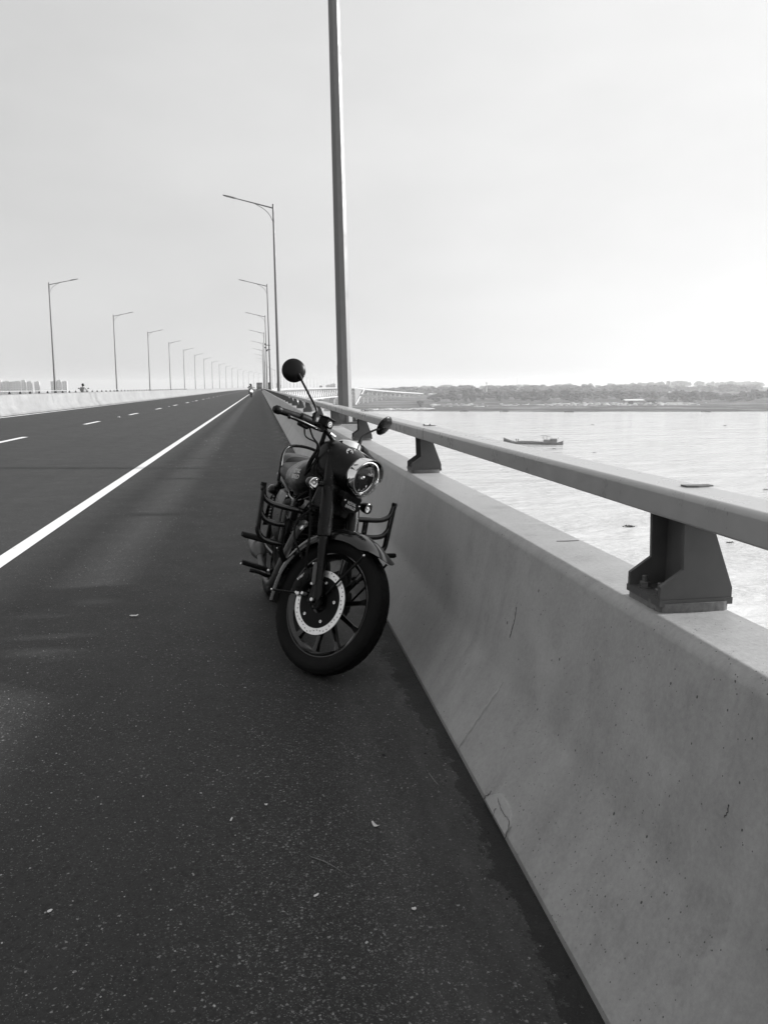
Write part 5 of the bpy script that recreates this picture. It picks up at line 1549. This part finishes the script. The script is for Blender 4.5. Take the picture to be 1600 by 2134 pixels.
# dark control cabinet standing behind the rail in front of the third lamp post
cb = empty('control_cabinet', (1.75, 137.0, .85)); tag(cb, 'tall dark steel cabinet beside the far lamp posts, above the right handrail', 'cabinet')
mb = MB(); mb.box((0, 0, .70), (.52, .5, 1.4)); mb.build('body', M['dark'], cb, bevel=.02)
mb = MB(); mb.box((0, -.26, .72), (.44, .02, 1.2)); mb.build('door', M['dark'], cb, bevel=.004)
mb = MB(); mb.box((0, 0, -.09), (.56, .54, .18)); mb.build('plinth', M['concrete'], cb)
mb = MB(); mb.box((-.05, 0, -.5), (.9, .8, .6)); mb.build('bracket', M['concrete'], cb, smooth=False)
cc = empty('security_camera', (1.32, 93.5 - .15, 6.3)); tag(cc, 'pair of dark camera housings clamped to the third lamp post of the right row', 'camera')
mb = MB(); mb.tube([(-.55, 0, .0), (.05, 0, .0)], .035, 8); mb.tube([(-.35, 0, -.5), (.05, 0, -.5)], .035, 8); mb.build('bracket', M['dark'], cc)
for z, x_ in ((.12, -.5), (-.62, -.34), (-.28, -.5)):
    mb = MB(); mb.sphere((x_, 0, z), .11, 14, 10, (1, 1, .9)); mb.build('housing', M['dark'], cc)

# ------------------------------------------------------------------ dirt, grit and litter on the road
rs = random.Random(5)
mb = MB()
for i in range(9000):
    y = .5 + 11 * rs.random() ** 1.6
    w = .10 + .04 * math.sin(y * 3.1) + .02 * math.sin(y * 9.7 + 1)
    x = .722 - abs(rs.gauss(0, .6)) * max(w, .03)
    s_ = rs.choice([rs.uniform(.0015, .004), rs.uniform(.002, .005), rs.uniform(.003, .012)]); z = road_z(x)
    n5 = 5; a = rs.uniform(0, 6); r_ = [s_ * rs.uniform(.6, 1.4) for _ in range(n5)]
    mb.add([(x + math.cos(a + k * 1.257) * r_[k], y + math.sin(a + k * 1.257) * r_[k] * 1.3, z) for k in range(n5)] + [(x + rs.uniform(-.3, .3) * s_, y, z + s_ * rs.uniform(.5, 1.0))], [(k, (k + 1) % n5, n5) for k in range(n5)])
o = mb.build('gutter_dirt', M['dirt'], smooth=False, fix=False); tag(o, 'dark crumbs of dirt spilling from the parapet foot onto the road', 'dirt', kind='stuff')
mb = MB()
for i in range(3400):
    y = rs.choice([rs.uniform(.5, 9), rs.uniform(.5, 9), rs.uniform(.8, 4), rs.uniform(4, 24)])
    x = .70 - abs(rs.gauss(0, .05)) if rs.random() < .55 else rs.uniform(-1.6, .7)
    s_ = (rs.uniform(.0012, .0042) if x < .55 else rs.uniform(.002, .007)) * max(1, y / 7)
    z = road_z(x) + s_ * .4
    a = rs.uniform(0, 6)
    q = [(math.cos(a + k * 1.57) * s_ * rs.uniform(.6, 1.3), math.sin(a + k * 1.57) * s_ * rs.uniform(.6, 1.3)) for k in range(4)]
    mb.add([(x + q[k][0], y + q[k][1], z - s_ * .4) for k in range(4)] + [(x, y, z + s_ * .5)], [(0, 1, 4), (1, 2, 4), (2, 3, 4), (3, 0, 4)])
o = mb.build('road_grit', M['pebble'], smooth=False, fix=False); tag(o, 'loose grit scattered over the asphalt shoulder', 'grit', kind='stuff')
def scrap(x, y, w, l, rz, label, mat='paper', name='paper_scrap', curl=.3):
    mb = MB(); n = 5; vs = []
    r3 = random.Random(int(abs(x * 1000) + y * 100))
    for i in range(n):
        for k in range(3):
            u = (i / (n - 1) - .5) * l; v = (k / 2 - .5) * w * (1 - .5 * abs(2 * i / (n - 1) - 1) ** 2)
            vs.append((u, v + .15 * w * math.sin(i), .004 + curl * l * (2 * u / l) ** 2 * .35 + r3.uniform(0, .12) * w))
    f = [(i * 3 + k, i * 3 + k + 1, (i + 1) * 3 + k + 1, (i + 1) * 3 + k) for i in range(n - 1) for k in range(2)]
    mb.add(vs, f); o = mb.build(name, M[mat], fix=False)
    sol = o.modifiers.new('solid', 'SOLIDIFY'); sol.thickness = .0008
    o.location = (x, y, road_z(x) + .0015); o.rotation_euler = (0, 0, rz)
    tag(o, label, {'paper_scrap': 'paper scrap', 'dry_leaf': 'leaf', 'stone_chip': 'stone'}[name])
    return o
scrap(-.785, 4.646, .028, .05, .2, 'crumpled white paper scrap on the road, level with the front wheel')
scrap(.326, 2.241, .012, .034, 2.2, 'curled white leaf lying on the asphalt below the wheel', name='dry_leaf', curl=.6)
scrap(.369, 1.83, .012, .012, .4, 'round white pebble on the dark asphalt near the parapet', name='stone_chip', curl=.8)
scrap(.114, 1.92, .008, .018, .8, 'tiny white paper bit on the asphalt near the bent twig')
scrap(-.585, 1.946, .010, .014, 1.1, 'small white paper bit at the lower left of the road')
scrap(-.018, 2.407, .010, .010, 0, 'white round stone chip in the middle of the shoulder', name='stone_chip', curl=.8)
scrap(-.129, 2.33, .006, .022, 1.4, 'thin white paper sliver left of the white stone chip')
def twig(pts, r_, label):
    mb = MB(); mb.tube(smooth_path(pts, 5), [r_ * .7, r_, r_ * .8, r_ * .4], 6); o = mb.build('twig', M['twig']); tag(o, label, 'twig')
twig([(.567, 2.575, .009), (.572, 2.52, .012), (.582, 2.475, .009), (.588, 2.45, .007)], .0016, 'short curved pale twig beside the gutter dirt')
twig([(.110, 2.105, .018), (.145, 2.075, .020), (.175, 2.045, .018), (.196, 2.02, .016)], .0014, 'straight thin dry twig lying below the front wheel')

# ------------------------------------------------------------------ haze over the river
hz = MB(); hz.box((1200, 2900, 10.0), (10400, 6700, 92.4))
haze_m = bpy.data.materials.new('haze_air'); haze_m.use_nodes = True
hn, hl_ = haze_m.node_tree.nodes, haze_m.node_tree.links
hn.clear()
ho = hn.new('ShaderNodeOutputMaterial'); hv = hn.new('ShaderNodeVolumePrincipled')
hv.inputs['Color'].default_value = (.97, .97, .97, 1)
hv.inputs['Density'].default_value = 0.00014
hv.inputs['Anisotropy'].default_value = 0.25
hl_.new(hv.outputs[0], ho.inputs['Volume'])
haze = hz.build('haze', haze_m, smooth=False); tag(haze, 'pale haze over the river', 'haze', kind='stuff')
